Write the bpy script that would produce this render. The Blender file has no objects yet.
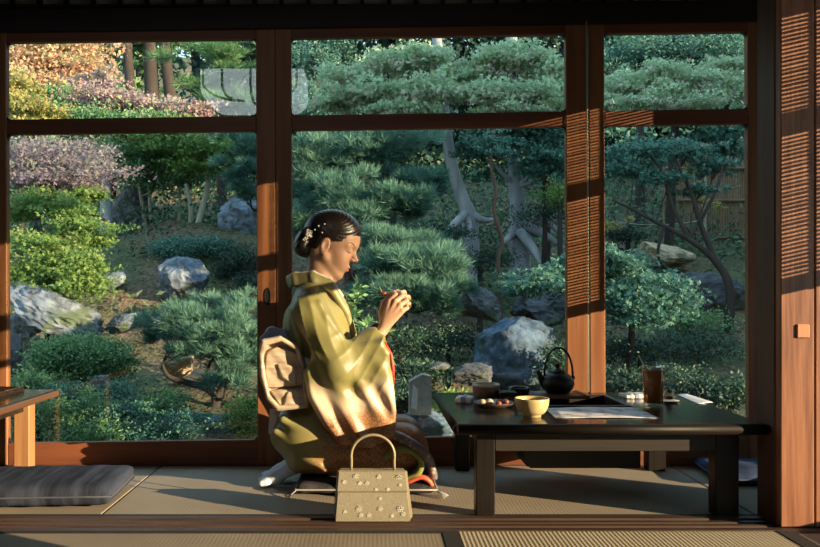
import bpy, math, random
import numpy as np
from mathutils import Vector, noise as mnoise
random.seed(7); rng = np.random.default_rng(7)
C = bpy.context.scene.collection
F_PX, VX, VY, CAMZ = 800.0, 372.0, 293.0, 0.70      # focal length in pixels, vanishing point, eye height

def at(x, y, D):                                      # photo pixel at depth D -> point in the room (metres)
    return np.array([(x - VX) * D / F_PX, D, CAMZ + (VY - y) * D / F_PX])

# ------------------------------------------------------------------ mesh builder
class MB:
    def __init__(s): s.v = []; s.f = []; s.c = []
    def add(s, vs, fs, col=None):
        o = len(s.v); s.v += [tuple(map(float, p)) for p in vs]; s.f += [tuple(i + o for i in f) for f in fs]
        s.c += [col if col is not None else (1, 1, 1)] * len(vs); return s
    def box(s, x0, x1, y0, y1, z0, z1, b=0.0):
        if b <= 0:
            vs = [(x, y, z) for z in (z0, z1) for y in (y0, y1) for x in (x0, x1)]
            return s.add(vs, [(0, 2, 3, 1), (4, 5, 7, 6), (0, 1, 5, 4), (2, 6, 7, 3), (0, 4, 6, 2), (1, 3, 7, 5)])
        # chamfered box: 24 vertices
        vs = []; idx = {}
        for i, x in enumerate((x0, x1)):
            for j, y in enumerate((y0, y1)):
                for k, z in enumerate((z0, z1)):
                    sx, sy, sz = (1 if i == 0 else -1), (1 if j == 0 else -1), (1 if k == 0 else -1)
                    for a, p in enumerate(((x, y + sy * b, z + sz * b), (x + sx * b, y, z + sz * b), (x + sx * b, y + sy * b, z))):
                        idx[i, j, k, a] = len(vs); vs.append(p)
        fs = []
        for i in (0, 1):
            q = [idx[i, 0, 0, 0], idx[i, 1, 0, 0], idx[i, 1, 1, 0], idx[i, 0, 1, 0]]; fs.append(q[::-1] if i == 0 else q)
            q = [idx[0, i, 0, 1], idx[1, i, 0, 1], idx[1, i, 1, 1], idx[0, i, 1, 1]]; fs.append(q if i == 0 else q[::-1])
            q = [idx[0, 0, i, 2], idx[1, 0, i, 2], idx[1, 1, i, 2], idx[0, 1, i, 2]]; fs.append(q[::-1] if i == 0 else q)
        for i in (0, 1):
            for j in (0, 1):
                fs.append((idx[i, j, 0, 0], idx[i, j, 1, 0], idx[i, j, 1, 1], idx[i, j, 0, 1]))
                fs.append((idx[i, 0, j, 0], idx[i, 1, j, 0], idx[i, 1, j, 2], idx[i, 0, j, 2]))
                fs.append((idx[0, i, j, 1], idx[1, i, j, 1], idx[1, i, j, 2], idx[0, i, j, 2]))
                for k in (0, 1): fs.append((idx[i, j, k, 0], idx[i, j, k, 1], idx[i, j, k, 2]))
        return s.add(vs, fs)
    def tube(s, pts, r, n=8, cap=True):
        pts = [np.array(p, float) for p in pts]; m = len(pts)
        rs = r if hasattr(r, '__len__') else [r] * m
        vs = []; ref = None
        for i, p in enumerate(pts):
            t = pts[min(i + 1, m - 1)] - pts[max(i - 1, 0)]; t /= (np.linalg.norm(t) + 1e-9)
            if ref is None:
                ref = np.array([0, 0, 1.]) if abs(t[2]) < .9 else np.array([1., 0, 0])
            a = ref - t * np.dot(ref, t); a /= (np.linalg.norm(a) + 1e-9); ref = a
            b = np.cross(t, a)
            for k in range(n):
                w = 2 * math.pi * k / n; vs.append(p + rs[i] * (a * math.cos(w) + b * math.sin(w)))
        fs = [(i * n + k, i * n + (k + 1) % n, (i + 1) * n + (k + 1) % n, (i + 1) * n + k) for i in range(m - 1) for k in range(n)]
        if cap: fs += [tuple(range(n))[::-1], tuple((m - 1) * n + k for k in range(n))]
        return s.add(vs, fs)
    def lathe(s, prof, c=(0, 0, 0), n=32, sx=1, sy=1):
        vs = []; fs = []; m = len(prof)
        for r, z in prof:
            for k in range(n):
                w = 2 * math.pi * k / n; vs.append((c[0] + sx * r * math.cos(w), c[1] + sy * r * math.sin(w), c[2] + z))
        for i in range(m - 1):
            for k in range(n):
                fs.append((i * n + k, i * n + (k + 1) % n, (i + 1) * n + (k + 1) % n, (i + 1) * n + k))
        if prof[0][0] > 1e-5: fs.append(tuple(range(n))[::-1])
        if prof[-1][0] > 1e-5: fs.append(tuple((m - 1) * n + k for k in range(n)))
        return s.add(vs, fs)
    def prism(s, poly, y0, y1, ax='y'):                # polygon in (x,z) extruded along y, or in (x,y) extruded along z
        n = len(poly)
        if ax == 'y': vs = [(p[0], y0, p[1]) for p in poly] + [(p[0], y1, p[1]) for p in poly]
        else: vs = [(p[0], p[1], y0) for p in poly] + [(p[0], p[1], y1) for p in poly]
        return s.add(vs, [tuple(range(n)), tuple(range(2 * n - 1, n - 1, -1))] + [(i, i + n, (i + 1) % n + n, (i + 1) % n) for i in range(n)])
    def xf(s, fn): s.v = [tuple(fn(p)) for p in s.v]; return s

def fast_mesh(name, V, Fq, cols=None):                 # numpy verts (N,3), quads (M,4)
    me = bpy.data.meshes.new(name); V = np.asarray(V, np.float32); Fq = np.asarray(Fq, np.int32); k = Fq.shape[1]
    me.vertices.add(len(V)); me.vertices.foreach_set('co', V.ravel())
    me.loops.add(Fq.size); me.loops.foreach_set('vertex_index', Fq.ravel())
    me.polygons.add(len(Fq)); me.polygons.foreach_set('loop_start', np.arange(0, Fq.size, k, dtype=np.int32))
    me.polygons.foreach_set('loop_total', np.full(len(Fq), k, np.int32))
    me.update(calc_edges=True); me.validate()
    if cols is not None:
        a = me.color_attributes.new('col', 'FLOAT_COLOR', 'POINT')
        cc = np.ones((len(V), 4), np.float32); cc[:, :3] = cols; a.data.foreach_set('color', cc.ravel())
    return me

ORG = {}
def tag(o, label=None, cat=None, group=None, kind=None):
    if label: o['label'] = label
    if cat: o['category'] = cat
    if group: o['group'] = group
    if kind: o['kind'] = kind
    return o
def thing(name, label, cat, loc, group=None):
    o = bpy.data.objects.new(name, None); C.objects.link(o); o.location = loc; o.empty_display_size = .05
    ORG[o.name] = np.array(loc, float); return tag(o, label, cat, group)
def link(name, me, mat, parent=None, smooth=False, loc=None):
    if mat is not None: me.materials.append(mat)
    o = bpy.data.objects.new(name, me); C.objects.link(o)
    L = np.zeros(3)
    if parent is not None:
        o.parent = parent; L = ORG[parent.name]
    elif loc is not None:
        L = np.array(loc, float); o.location = loc
    ORG[o.name] = L
    if np.any(L):
        n = len(me.vertices); a = np.empty(n * 3, np.float32); me.vertices.foreach_get('co', a)
        a = a.reshape(-1, 3) - L.astype(np.float32); me.vertices.foreach_set('co', a.ravel()); me.update()
    if smooth:
        me.polygons.foreach_set('use_smooth', [True] * len(me.polygons))
        if smooth == 'auto': me.set_sharp_from_angle(angle=math.radians(38))
    return o
def obj(name, mb, mat, parent=None, smooth=False, loc=None):
    me = bpy.data.meshes.new(name); me.from_pydata(mb.v, [], mb.f); me.update()
    return link(name, me, mat, parent, smooth, loc)
def struct(name, mb, mat, parent=None, smooth=False):
    o = obj(name, mb, mat, parent, smooth)
    if parent is None: o['kind'] = 'structure'
    return o
def dup(root, loc, rotz=0, label=None):
    r = root.copy(); C.objects.link(r); r.location = loc; r.rotation_euler = (0, 0, rotz)
    if label: r['label'] = label
    for ch in list(root.children):
        c = ch.copy(); C.objects.link(c); c.parent = r
        for g in ch.children:
            d = g.copy(); C.objects.link(d); d.parent = c
    return r

# ------------------------------------------------------------------ materials
def nt(name):
    m = bpy.data.materials.new(name); m.use_nodes = True; t = m.node_tree
    return m, t, t.nodes, t.links, t.nodes['Principled BSDF']
def ramp(N, stops):
    r = N.new('ShaderNodeValToRGB'); e = r.color_ramp.elements
    while len(e) < len(stops): e.new(.5)
    for i, (p, c) in enumerate(stops): e[i].position = p; e[i].color = (*c, 1)
    return r
def mat(name, col, rough=.6, var=0.0, scale=20.0, bump=0.0, bscale=60., metal=0., spec=.5, stretch=(1, 1, 1), col2=None, detail=4):
    m, t, N, L, b = nt(name)
    b.inputs['Roughness'].default_value = rough; b.inputs['Metallic'].default_value = metal
    b.inputs['Specular IOR Level'].default_value = spec
    tc = N.new('ShaderNodeTexCoord'); mp = N.new('ShaderNodeMapping'); mp.inputs['Scale'].default_value = stretch
    L.new(tc.outputs['Object'], mp.inputs['Vector'])
    if col2 is None: col2 = tuple(c * (1 - var) for c in col)
    no = N.new('ShaderNodeTexNoise'); no.inputs['Scale'].default_value = scale; no.inputs['Detail'].default_value = detail
    L.new(mp.outputs[0], no.inputs['Vector'])
    r = ramp(N, [(.32, col2), (.68, col)]); L.new(no.outputs['Fac'], r.inputs[0]); L.new(r.outputs[0], b.inputs['Base Color'])
    if bump > 0:
        n2 = N.new('ShaderNodeTexNoise'); n2.inputs['Scale'].default_value = bscale; n2.inputs['Detail'].default_value = 3
        L.new(mp.outputs[0], n2.inputs['Vector'])
        bp = N.new('ShaderNodeBump'); bp.inputs['Strength'].default_value = bump; bp.inputs['Distance'].default_value = .01
        L.new(n2.outputs['Fac'], bp.inputs['Height']); L.new(bp.outputs[0], b.inputs['Normal'])
    return m
def wood(name, c1, c2, axis='z', rough=.5, scale=9., bump=.08, spec=.4):
    st = {'x': (.06, 1, 1), 'y': (1, .06, 1), 'z': (1, 1, .06)}[axis]
    return mat(name, c1, rough, scale=scale * 3, col2=c2, stretch=st, bump=bump, bscale=90, spec=spec, detail=6)
def leafmat(name, stops, trans=.3, rough=.55):
    m, t, N, L, b = nt(name)
    a = N.new('ShaderNodeAttribute'); a.attribute_name = 'col'
    sp = N.new('ShaderNodeSeparateColor'); L.new(a.outputs['Color'], sp.inputs[0])
    r = ramp(N, stops); L.new(sp.outputs[0], r.inputs[0]); L.new(r.outputs[0], b.inputs['Base Color'])
    b.inputs['Roughness'].default_value = rough; b.inputs['Specular IOR Level'].default_value = .35
    tr = N.new('ShaderNodeBsdfTranslucent'); L.new(r.outputs[0], tr.inputs['Color'])
    mx = N.new('ShaderNodeMixShader'); mx.inputs[0].default_value = trans
    L.new(b.outputs[0], mx.inputs[1]); L.new(tr.outputs[0], mx.inputs[2]); L.new(mx.outputs[0], N['Material Output'].inputs['Surface'])
    return m
def colattr(name, rough=.6, spec=.4, sheen=0., bump=0., bscale=200., stretch=(1, 1, 1), pattern=None, aniso=False):
    m, t, N, L, b = nt(name)
    a = N.new('ShaderNodeAttribute'); a.attribute_name = 'col'
    b.inputs['Roughness'].default_value = rough; b.inputs['Specular IOR Level'].default_value = spec
    b.inputs['Sheen Weight'].default_value = sheen
    out = a.outputs['Color']
    tc = N.new('ShaderNodeTexCoord')
    if pattern:
        v = N.new('ShaderNodeTexVoronoi'); v.feature = 'DISTANCE_TO_EDGE'; v.inputs['Scale'].default_value = pattern[0]
        L.new(tc.outputs['Object'], v.inputs['Vector'])
        r = ramp(N, [(.0, pattern[1]), (.09, (1, 1, 1))]); L.new(v.outputs['Distance'], r.inputs[0])
        al = N.new('ShaderNodeMix'); al.data_type = 'RGBA'; al.blend_type = 'MULTIPLY'
        L.new(a.outputs['Alpha'], al.inputs[0]); L.new(out, al.inputs[6]); L.new(r.outputs[0], al.inputs[7]); out = al.outputs[2]
    L.new(out, b.inputs['Base Color'])
    if bump > 0:
        mp = N.new('ShaderNodeMapping'); mp.inputs['Scale'].default_value = stretch; L.new(tc.outputs['Object'], mp.inputs['Vector'])
        n2 = N.new('ShaderNodeTexNoise'); n2.inputs['Scale'].default_value = bscale; n2.inputs['Detail'].default_value = 3
        L.new(mp.outputs[0], n2.inputs['Vector'])
        bp = N.new('ShaderNodeBump'); bp.inputs['Strength'].default_value = bump; bp.inputs['Distance'].default_value = .004
        L.new(n2.outputs['Fac'], bp.inputs['Height']); L.new(bp.outputs[0], b.inputs['Normal'])
    return m
def glassmat(name, tint=(1, 1, 1), r0=.04):
    m, t, N, L, b = nt(name); N.remove(b)
    g = N.new('ShaderNodeNewGeometry'); d = N.new('ShaderNodeVectorMath'); d.operation = 'DOT_PRODUCT'
    L.new(g.outputs['Incoming'], d.inputs[0]); L.new(g.outputs['Normal'], d.inputs[1])
    def mth(op, a, bb):
        q = N.new('ShaderNodeMath'); q.operation = op
        for i, v in enumerate((a, bb)):
            if v is None: continue
            if isinstance(v, (int, float)): q.inputs[i].default_value = v
            else: L.new(v, q.inputs[i])
        return q.outputs[0]
    ab = mth('ABSOLUTE', d.outputs['Value'], None); om = mth('SUBTRACT', 1.0, ab); p5 = mth('POWER', om, 5.0)
    fr = mth('ADD', mth('MULTIPLY', p5, 1 - r0), r0)
    tr = N.new('ShaderNodeBsdfTransparent'); tr.inputs[0].default_value = (*tint, 1)
    gl = N.new('ShaderNodeBsdfGlossy'); gl.inputs['Roughness'].default_value = 0.0
    mx = N.new('ShaderNodeMixShader'); L.new(fr, mx.inputs[0]); L.new(tr.outputs[0], mx.inputs[1]); L.new(gl.outputs[0], mx.inputs[2])
    L.new(mx.outputs[0], N['Material Output'].inputs['Surface'])
    return m

# ------------------------------------------------------------------ implicit surfaces (for figure, cloth, cushions)
def surface_net(f, lo, hi, h, B=8):
    lo = np.array(lo, float); hi = np.array(hi, float)
    nb = np.ceil((hi - lo) / (h * B)).astype(int); n = nb * B + 1
    gx, gy, gz = np.meshgrid(*[np.arange(k) for k in nb], indexing='ij')
    bc = np.stack([gx, gy, gz], -1).reshape(-1, 3)
    cen = lo + (bc + .5) * B * h; dv = f(cen); R = B * h * .87 * 1.6
    vals = np.empty(n); 
    far = np.where(dv > 0, 1., -1.)
    big = np.repeat(np.repeat(np.repeat(far.reshape(nb), B, 0), B, 1), B, 2)
    vals[:-1, :-1, :-1] = big; vals[-1] = 1; vals[:, -1] = 1; vals[:, :, -1] = 1
    act = bc[np.abs(dv) < R]
    o = np.stack(np.meshgrid(*[np.arange(B + 1)] * 3, indexing='ij'), -1).reshape(-1, 3)
    for s in range(0, len(act), 400):
        I = (act[s:s + 400, None, :] * B + o[None]).reshape(-1, 3)
        vals[I[:, 0], I[:, 1], I[:, 2]] = f(lo + I * h)
    ins = vals < 0
    cnt = np.zeros(np.array(n) - 1, np.int8)
    for dx in (0, 1):
        for dy in (0, 1):
            for dz in (0, 1):
                cnt += ins[dx:n[0] - 1 + dx, dy:n[1] - 1 + dy, dz:n[2] - 1 + dz]
    cells = np.argwhere((cnt > 0) & (cnt < 8))
    idx = np.full(np.array(n) - 1, -1, np.int64); idx[tuple(cells.T)] = np.arange(len(cells))
    acc = np.zeros((len(cells), 3)); num = np.zeros(len(cells))
    cs = [np.array(c) for c in [(a, b, c) for a in (0, 1) for b in (0, 1) for c in (0, 1)]]
    for a in range(8):
        for ax in range(3):
            if cs[a][ax] == 0:
                b = cs[a].copy(); b[ax] = 1
                A = cells + cs[a]; Bq = cells + b
                va = vals[tuple(A.T)]; vb = vals[tuple(Bq.T)]
                cr = (va < 0) != (vb < 0); t = np.where(cr, va / np.where(cr, va - vb, 1), 0)
                p = cs[a] + np.outer(t, (b - cs[a])); acc[cr] += p[cr]; num[cr] += 1
    V = lo + (cells + acc / num[:, None]) * h
    quads = []
    for ax in range(3):
        s0 = [slice(None)] * 3; s1 = [slice(None)] * 3; s0[ax] = slice(0, -1); s1[ax] = slice(1, None)
        e = ins[tuple(s0)] != ins[tuple(s1)]; E = np.argwhere(e)
        u, w = (ax + 1) % 3, (ax + 2) % 3
        E = E[(E[:, u] > 0) & (E[:, w] > 0) & (E[:, u] < n[u] - 1) & (E[:, w] < n[w] - 1)]
        du = np.zeros(3, int); du[u] = 1; dw = np.zeros(3, int); dw[w] = 1
        q = np.stack([idx[tuple((E - du - dw).T)], idx[tuple((E - dw).T)], idx[tuple(E.T)], idx[tuple((E - du).T)]], 1)
        flip = ~ins[tuple(E.T)]; q[flip] = q[flip][:, ::-1]; quads.append(q)
    Q = np.concatenate(quads); Q = Q[(Q >= 0).all(1)]
    return V, Q
def smin(a, b, k):
    h = np.clip(.5 + .5 * (b - a) / k, 0, 1); return b + (a - b) * h - k * h * (1 - h)
def smax(a, b, k): return -smin(-a, -b, k)
def ell(p, c, r):
    q = (p - np.array(c)); r = np.array(r, float); k0 = np.linalg.norm(q / r, axis=1); k1 = np.linalg.norm(q / (r * r), axis=1)
    return k0 * (k0 - 1) / np.maximum(k1, 1e-9)
def cap(p, a, b, ra, rb=None):
    a = np.array(a, float); b = np.array(b, float); rb = ra if rb is None else rb
    d = b - a; t = np.clip((p - a) @ d / max(d @ d, 1e-12), 0, 1)
    return np.linalg.norm(p - a - t[:, None] * d, axis=1) - (ra + (rb - ra) * t)
def chain(p, pts, rs, k=.008):
    d = None
    for i in range(len(pts) - 1):
        e = cap(p, pts[i], pts[i + 1], rs[i], rs[i + 1]); d = e if d is None else smin(d, e, k)
    return d
def rbox(p, c, hs, r):
    q = np.abs(p - np.array(c)) - (np.array(hs) - r)
    return np.linalg.norm(np.maximum(q, 0), axis=1) + np.minimum(q.max(1), 0) - r
def poly2(x, z, poly):                                  # signed distance to a 2-D polygon
    n = len(poly); d = np.full(len(x), 1e9); s = np.ones(len(x))
    for i in range(n):
        a = poly[i]; b = poly[i - 1]; ex, ez = b[0] - a[0], b[1] - a[1]; wx, wz = x - a[0], z - a[1]
        t = np.clip((wx * ex + wz * ez) / (ex * ex + ez * ez), 0, 1)
        d = np.minimum(d, (wx - ex * t) ** 2 + (wz - ez * t) ** 2)
        c1 = z >= a[1]; c2 = z < b[1]; c3 = ex * wz > ez * wx
        fl = (c1 & c2 & c3) | (~c1 & ~c2 & ~c3); s = np.where(fl, -s, s)
    return s * np.sqrt(d)
def slab(p, poly, y0, y1, r):
    d2 = poly2(p[:, 0], p[:, 2], poly) + r; dy = np.abs(p[:, 1] - (y0 + y1) / 2) - ((y1 - y0) / 2 - r)
    return np.minimum(np.maximum(d2, dy), 0) + np.sqrt(np.maximum(d2, 0) ** 2 + np.maximum(dy, 0) ** 2) - r
def sdf_obj(name, f, lo, hi, h, mat, parent, cols=None):
    V, Q = surface_net(f, lo, hi, h)
    c = cols(V) if cols else None
    a = None
    if c is not None and c.shape[1] == 4: a = c[:, 3]; c = c[:, :3]
    me = fast_mesh(name, V, Q, c)
    if a is not None:
        at_ = me.color_attributes['col']; cc = np.ones((len(V), 4), np.float32); cc[:, :3] = c; cc[:, 3] = a; at_.data.foreach_set('color', cc.ravel())
    return link(name, me, mat, parent, True)
# ================================================================== MATERIALS
M = {}
M['dark_wood'] = wood('dark_wood', (.030, .020, .016), (.014, .009, .008), 'x', .45)
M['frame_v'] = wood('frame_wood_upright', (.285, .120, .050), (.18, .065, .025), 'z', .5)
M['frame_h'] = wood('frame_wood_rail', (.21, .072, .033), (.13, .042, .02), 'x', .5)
M['lintel'] = wood('lintel_wood', (.030, .017, .014), (.015, .009, .008), 'x', .6)
M['door'] = wood('door_wood', (.33, .138, .072), (.145, .05, .026), 'z', .45, scale=14)
M['post'] = wood('post_wood', (.08, .036, .021), (.045, .02, .012), 'z', .5)
M['track'] = wood('track_wood', (.080, .046, .034), (.038, .021, .015), 'x', .5, scale=14)
M['black_cloth'] = mat('black_cloth_border', (.012, .011, .012), .9, .3, 300)
M['plaster'] = mat('brown_plaster', (.085, .062, .045), .95, .25, 12, .1)
M['ceil'] = wood('ceiling_boards', (.06, .038, .025), (.035, .02, .013), 'y', .6)
M['paper'] = mat('shoji_paper', (.62, .55, .45), .9, .08, 30)
M['glass'] = glassmat('window_glass', (.95, .98, .97), .042)
M['table'] = wood('table_lacquer', (.030, .020, .016), (.016, .011, .009), 'x', .16, spec=.55, bump=.01)
M['table_leg'] = wood('table_leg_wood', (.0115, .008, .007), (.007, .005, .0045), 'z', .38)
M['apron'] = wood('table_apron_wood', (.028, .022, .019), (.018, .014, .012), 'x', .5)
M['black'] = mat('black_box', (.012, .011, .011), .5, .3, 30)
M['iron'] = mat('cast_iron', (.022, .020, .019), .38, .4, 90, .25, 220, metal=.35)
def tatami(name, c1, c2, pitch, ax, dark=.72):
    m, t, N, L, b = nt(name); b.inputs['Roughness'].default_value = .75; b.inputs['Specular IOR Level'].default_value = .25
    tc = N.new('ShaderNodeTexCoord')
    w = N.new('ShaderNodeTexWave'); w.wave_type = 'BANDS'; w.bands_direction = ax; w.inputs['Scale'].default_value = .314 / pitch
    w.inputs['Distortion'].default_value = .4; w.inputs['Detail'].default_value = 1; w.inputs['Detail Scale'].default_value = 3
    L.new(tc.outputs['Object'], w.inputs['Vector'])
    n = N.new('ShaderNodeTexNoise'); n.inputs['Scale'].default_value = 3.5; n.inputs['Detail'].default_value = 5
    L.new(tc.outputs['Object'], n.inputs['Vector'])
    r = ramp(N, [(.3, c2), (.7, c1)]); L.new(n.outputs['Fac'], r.inputs[0])
    mx = N.new('ShaderNodeMix'); mx.data_type = 'RGBA'; mx.blend_type = 'MULTIPLY'; mx.inputs[0].default_value = 1
    r2 = ramp(N, [(.2, (dark, dark, dark * .95)), (.7, (1, 1, 1))]); L.new(w.outputs['Fac'], r2.inputs[0])
    L.new(r.outputs[0], mx.inputs[6]); L.new(r2.outputs[0], mx.inputs[7]); L.new(mx.outputs[2], b.inputs['Base Color'])
    bp = N.new('ShaderNodeBump'); bp.inputs['Strength'].default_value = .10 if dark > .8 else .4; bp.inputs['Distance'].default_value = .002
    L.new(w.outputs['Fac'], bp.inputs['Height']); L.new(bp.outputs[0], b.inputs['Normal'])
    return m
M['tatami'] = tatami('tatami_straw', (.34, .29, .235), (.28, .235, .19), .012, 'X', .97)
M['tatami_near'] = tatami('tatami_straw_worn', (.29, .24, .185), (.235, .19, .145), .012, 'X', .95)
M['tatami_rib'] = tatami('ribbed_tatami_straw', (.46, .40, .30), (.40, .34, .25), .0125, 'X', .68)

# ================================================================== ROOM SHELL
YB, YF, XL, XR, ZC = -3.0, 3.24, -3.0, 2.2, 2.6
fl = struct('floor', MB().box(XL, XR, YB, YF + .12, -.14, -.05), M['dark_wood'])
def mat_piece(x0, x1, y0, y1, m, top=0.0): return obj('tatami_mat', MB().box(x0, x1, y0, y1, -.05, top, .004), m, fl)
for x0, x1 in ((XL, -.857), (-.853, 1.208), (1.212, XR)): mat_piece(x0, x1, 2.527, 3.238, M['tatami'])
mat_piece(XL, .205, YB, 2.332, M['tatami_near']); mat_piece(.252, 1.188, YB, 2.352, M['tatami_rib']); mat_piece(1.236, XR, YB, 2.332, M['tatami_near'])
b = MB().box(XL, XR, 2.505, 2.5268, -.05, .0015); b.box(XL, .2048, 2.3325, 2.352, -.05, .0015); b.box(.2052, .2518, YB, 2.352, -.05, .0015)
b.box(1.1882, 1.2358, YB, 2.352, -.05, .0015); b.box(1.2362, XR, 2.3325, 2.352, -.05, .0015)
obj('cloth_border', b, M['black_cloth'], fl)
b = MB()
for y0, y1, z in ((2.3525, 2.378, .002), (2.378, 2.399, -.006), (2.399, 2.416, .002), (2.416, 2.437, -.006), (2.437, 2.4545, .002), (2.4545, 2.475, -.006), (2.475, 2.5045, .003)):
    b.box(XL, XR, y0, y1, -.05, z)
struct('trim_1', b, M['track'])                                   # grooved sill of the sliding doors
struct('ceiling', MB().box(XL - .1, XR + .1, YB - .1, YF + .15, ZC, ZC + .08), M['ceil'])
struct('wall_left', MB().box(XL - .1, XL, YB, YF + .1, -.1, ZC), M['plaster'])
struct('wall_back', MB().box(XL, XR, YB - .1, YB, -.1, ZC), M['plaster'])
b = MB().box(XR, XR + .1, YB, .50, -.1, ZC); b.box(XR, XR + .1, .50, YF + .12, -.1, .22); b.box(XR, XR + .1, 2.74, YF + .12, .22, 1.77); b.box(XR, XR + .1, .50, YF + .12, 1.77, ZC)
struct('wall_right', b, M['plaster'])
b = MB().box(XL, XR, YF, YF + .1, 2.2, ZC); b.box(XL, -1.60, YF, YF + .1, -.05, 2.2); b.box(1.62, XR, YF, YF + .1, -.05, 2.2)
struct('wall_front', b, M['plaster'])
struct('wall_partition', MB().box(XL, XR, 2.38, 2.52, 1.95, ZC), M['plaster'])

def lean(p):                                                      # the old window wall leans a little
    k = min(1., max(0., p[2] / .10)); return (p[0] - .004 * (p[2] - .1), p[1], p[2] + .0145 * p[0] * k)
ZT, ZM1, ZM0, ZB = 1.738, 1.4255, 1.364, .111
def glazed_panel(n, x0, g0, g1, x1, y0=3.243, pull=False):
    y1 = y0 + .034
    up = MB(); up.box(x0, g0, y0, y1, 0, 1.80, .003); up.box(g1, x1, y0, y1, 0, 1.80, .003)
    root = bpy.data.objects.new('window_%d' % n, None); C.objects.link(root); root['kind'] = 'structure'; ORG[root.name] = np.zeros(3)
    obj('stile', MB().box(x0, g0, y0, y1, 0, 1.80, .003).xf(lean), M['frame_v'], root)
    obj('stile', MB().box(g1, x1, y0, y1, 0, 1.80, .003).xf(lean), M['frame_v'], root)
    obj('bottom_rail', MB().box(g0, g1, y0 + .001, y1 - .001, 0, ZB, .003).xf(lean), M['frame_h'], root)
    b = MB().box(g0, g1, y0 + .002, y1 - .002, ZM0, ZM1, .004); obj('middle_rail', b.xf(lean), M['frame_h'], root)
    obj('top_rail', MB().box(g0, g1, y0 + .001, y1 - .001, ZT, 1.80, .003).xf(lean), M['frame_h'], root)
    for nm, za, zb in (('upper_pane', ZM1, ZT), ('lower_pane', ZB, ZM0)):
        q = obj(nm, MB().box(g0 - .004, g1 + .004, y0 + .015, y0 + .019, za - .004, zb + .004).xf(lean), M['glass'], root)
        r = .022; b = MB()                                         # rounded corners of the glazing rebate
        for cx, sx in ((g0, 1), (g1, -1)):
            for cz, sz in ((za, 1), (zb, -1)):
                arc = [(cx + sx * r * (1 - math.sin(a)), cz + sz * r * (1 - math.cos(a))) for a in np.linspace(0, math.pi / 2, 7)]
                b.prism([(cx - sx * .001, cz - sz * .001)] + arc, y0 + .008, y0 + .026)
        obj('corner_fillet', b.xf(lean), M['dark_wood'], root)
    if pull:
        cx, cz = at(268, 295, y0)[0], at(268, 295, y0)[2]
        ring = [(cx + .011 * math.cos(a), y0 - .001, cz + .034 * math.sin(a)) for a in np.linspace(0, 2 * math.pi, 25)]
        k = MB().tube(ring, .0028, 6, False); k.prism([(cx + .010 * math.cos(a), cz + .033 * math.sin(a)) for a in np.linspace(0, 2 * math.pi, 25)[:-1]], y0 - .0015, y0 + .004)
        obj('finger_pull', k.xf(lean), M['iron'], root)
    return root
glazed_panel(1, -1.575, -1.478, -.4645, -.3885, pull=True)
glazed_panel(2, -.3865, -.322, .792, .877)
glazed_panel(3, .885, .948, 1.529, 1.60)
struct('trim_2', MB().box(-1.60, 1.62, 3.225, 3.33, 1.775, 1.862).xf(lean), M['lintel'])   # lintel over the glass panels
struct('trim_3', MB().box(XL, XR, 3.236, 3.33, -.05, .004), M['track'])
rm = struct('trim_4', MB().box(-1.6, 1.62, 3.235, 3.33, 1.862, 1.868).box(-1.6, 1.62, 3.235, 3.33, 2.17, 2.2), M['lintel'])   # transom over the lintel
obj('transom_paper', MB().box(-1.6, 1.62, 3.285, 3.288, 1.866, 2.175).xf(lean), M['paper'], rm)
b = MB()
for i in range(30): b.box(-1.58 + i * .11, -1.565 + i * .11, 3.26, 3.285, 1.862, 2.175)
obj('transom_slats', b.xf(lean), M['lintel'], rm)

# door at the right, its post, and the glazed side with a blind that lets the low sun in
d = struct('door_1', MB().box(1.216, 1.3165, 2.380, 2.412, .003, 1.948, .003).box(1.3195, 2.05, 2.380, 2.412, .003, 1.948, .003), M['door'])
q0, q1 = at(796, 338, 2.38), at(809, 324, 2.38)
obj('door_square', MB().box(q0[0], q1[0], 2.374, 2.381, q0[2], q1[2], .003), wood('pale_square_wood', (.50, .235, .13), (.42, .19, .10), 'z', .4), d)  # small pale square on the door face
struct('trim_5', MB().box(1.214, 1.33, 2.4135, 2.523, 0, 1.95, .003), M['post'])
rt = struct('window_4', MB().box(2.20, 2.24, 1.77, 2.68, 1.405, 1.46).box(2.20, 2.24, .55, 1.44, 1.405, 1.46).box(2.20, 2.24, .50, .55, .22, 1.77).box(2.2, 2.24, 2.68, 2.735, .22, 1.77), M['frame_h'])
obj('pane', MB().box(2.218, 2.222, .51, 2.69, .22, 1.77), M['glass'], rt)
bl = thing('bamboo_blind', 'split bamboo blind hung outside the glazed side of the room', 'blind', (2.305, 1.8, .94))
b = MB(); z = .985
while z < 1.79: b.box(2.302, 2.305, 1.775, 3.3, z, z + .0068 + .0022 * random.random()); z += .0122
obj('slats', b, mat('bamboo', (.32, .22, .10), .6, .3, 8), bl)
obj('bottom_rod', MB().box(2.2925, 2.3145, 1.775, 3.3, .946, .99), M['dark_wood'], bl)
b = MB()
for y in (1.84, 1.97, 2.2, 2.5, 2.62, 3.0): b.box(2.2995, 2.3018, y, y + .012, .94, 1.79)
obj('cord', b, M['black_cloth'], bl)
b2 = thing('bamboo_blind', 'fine bamboo blind rolled halfway up beside the longer blind', 'blind', (2.305, 1.4, 1.27))
b = MB(); z = 1.30
while z < 1.79: b.box(2.302, 2.304, .5, 1.765, z, z + .0036); z += .0068
obj('slats', b, bpy.data.materials['bamboo'], b2)
obj('rolled_part', MB().tube([(2.303, .5, 1.285), (2.303, 1.765, 1.285)], .016, 10), bpy.data.materials['bamboo'], b2, True)
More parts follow.
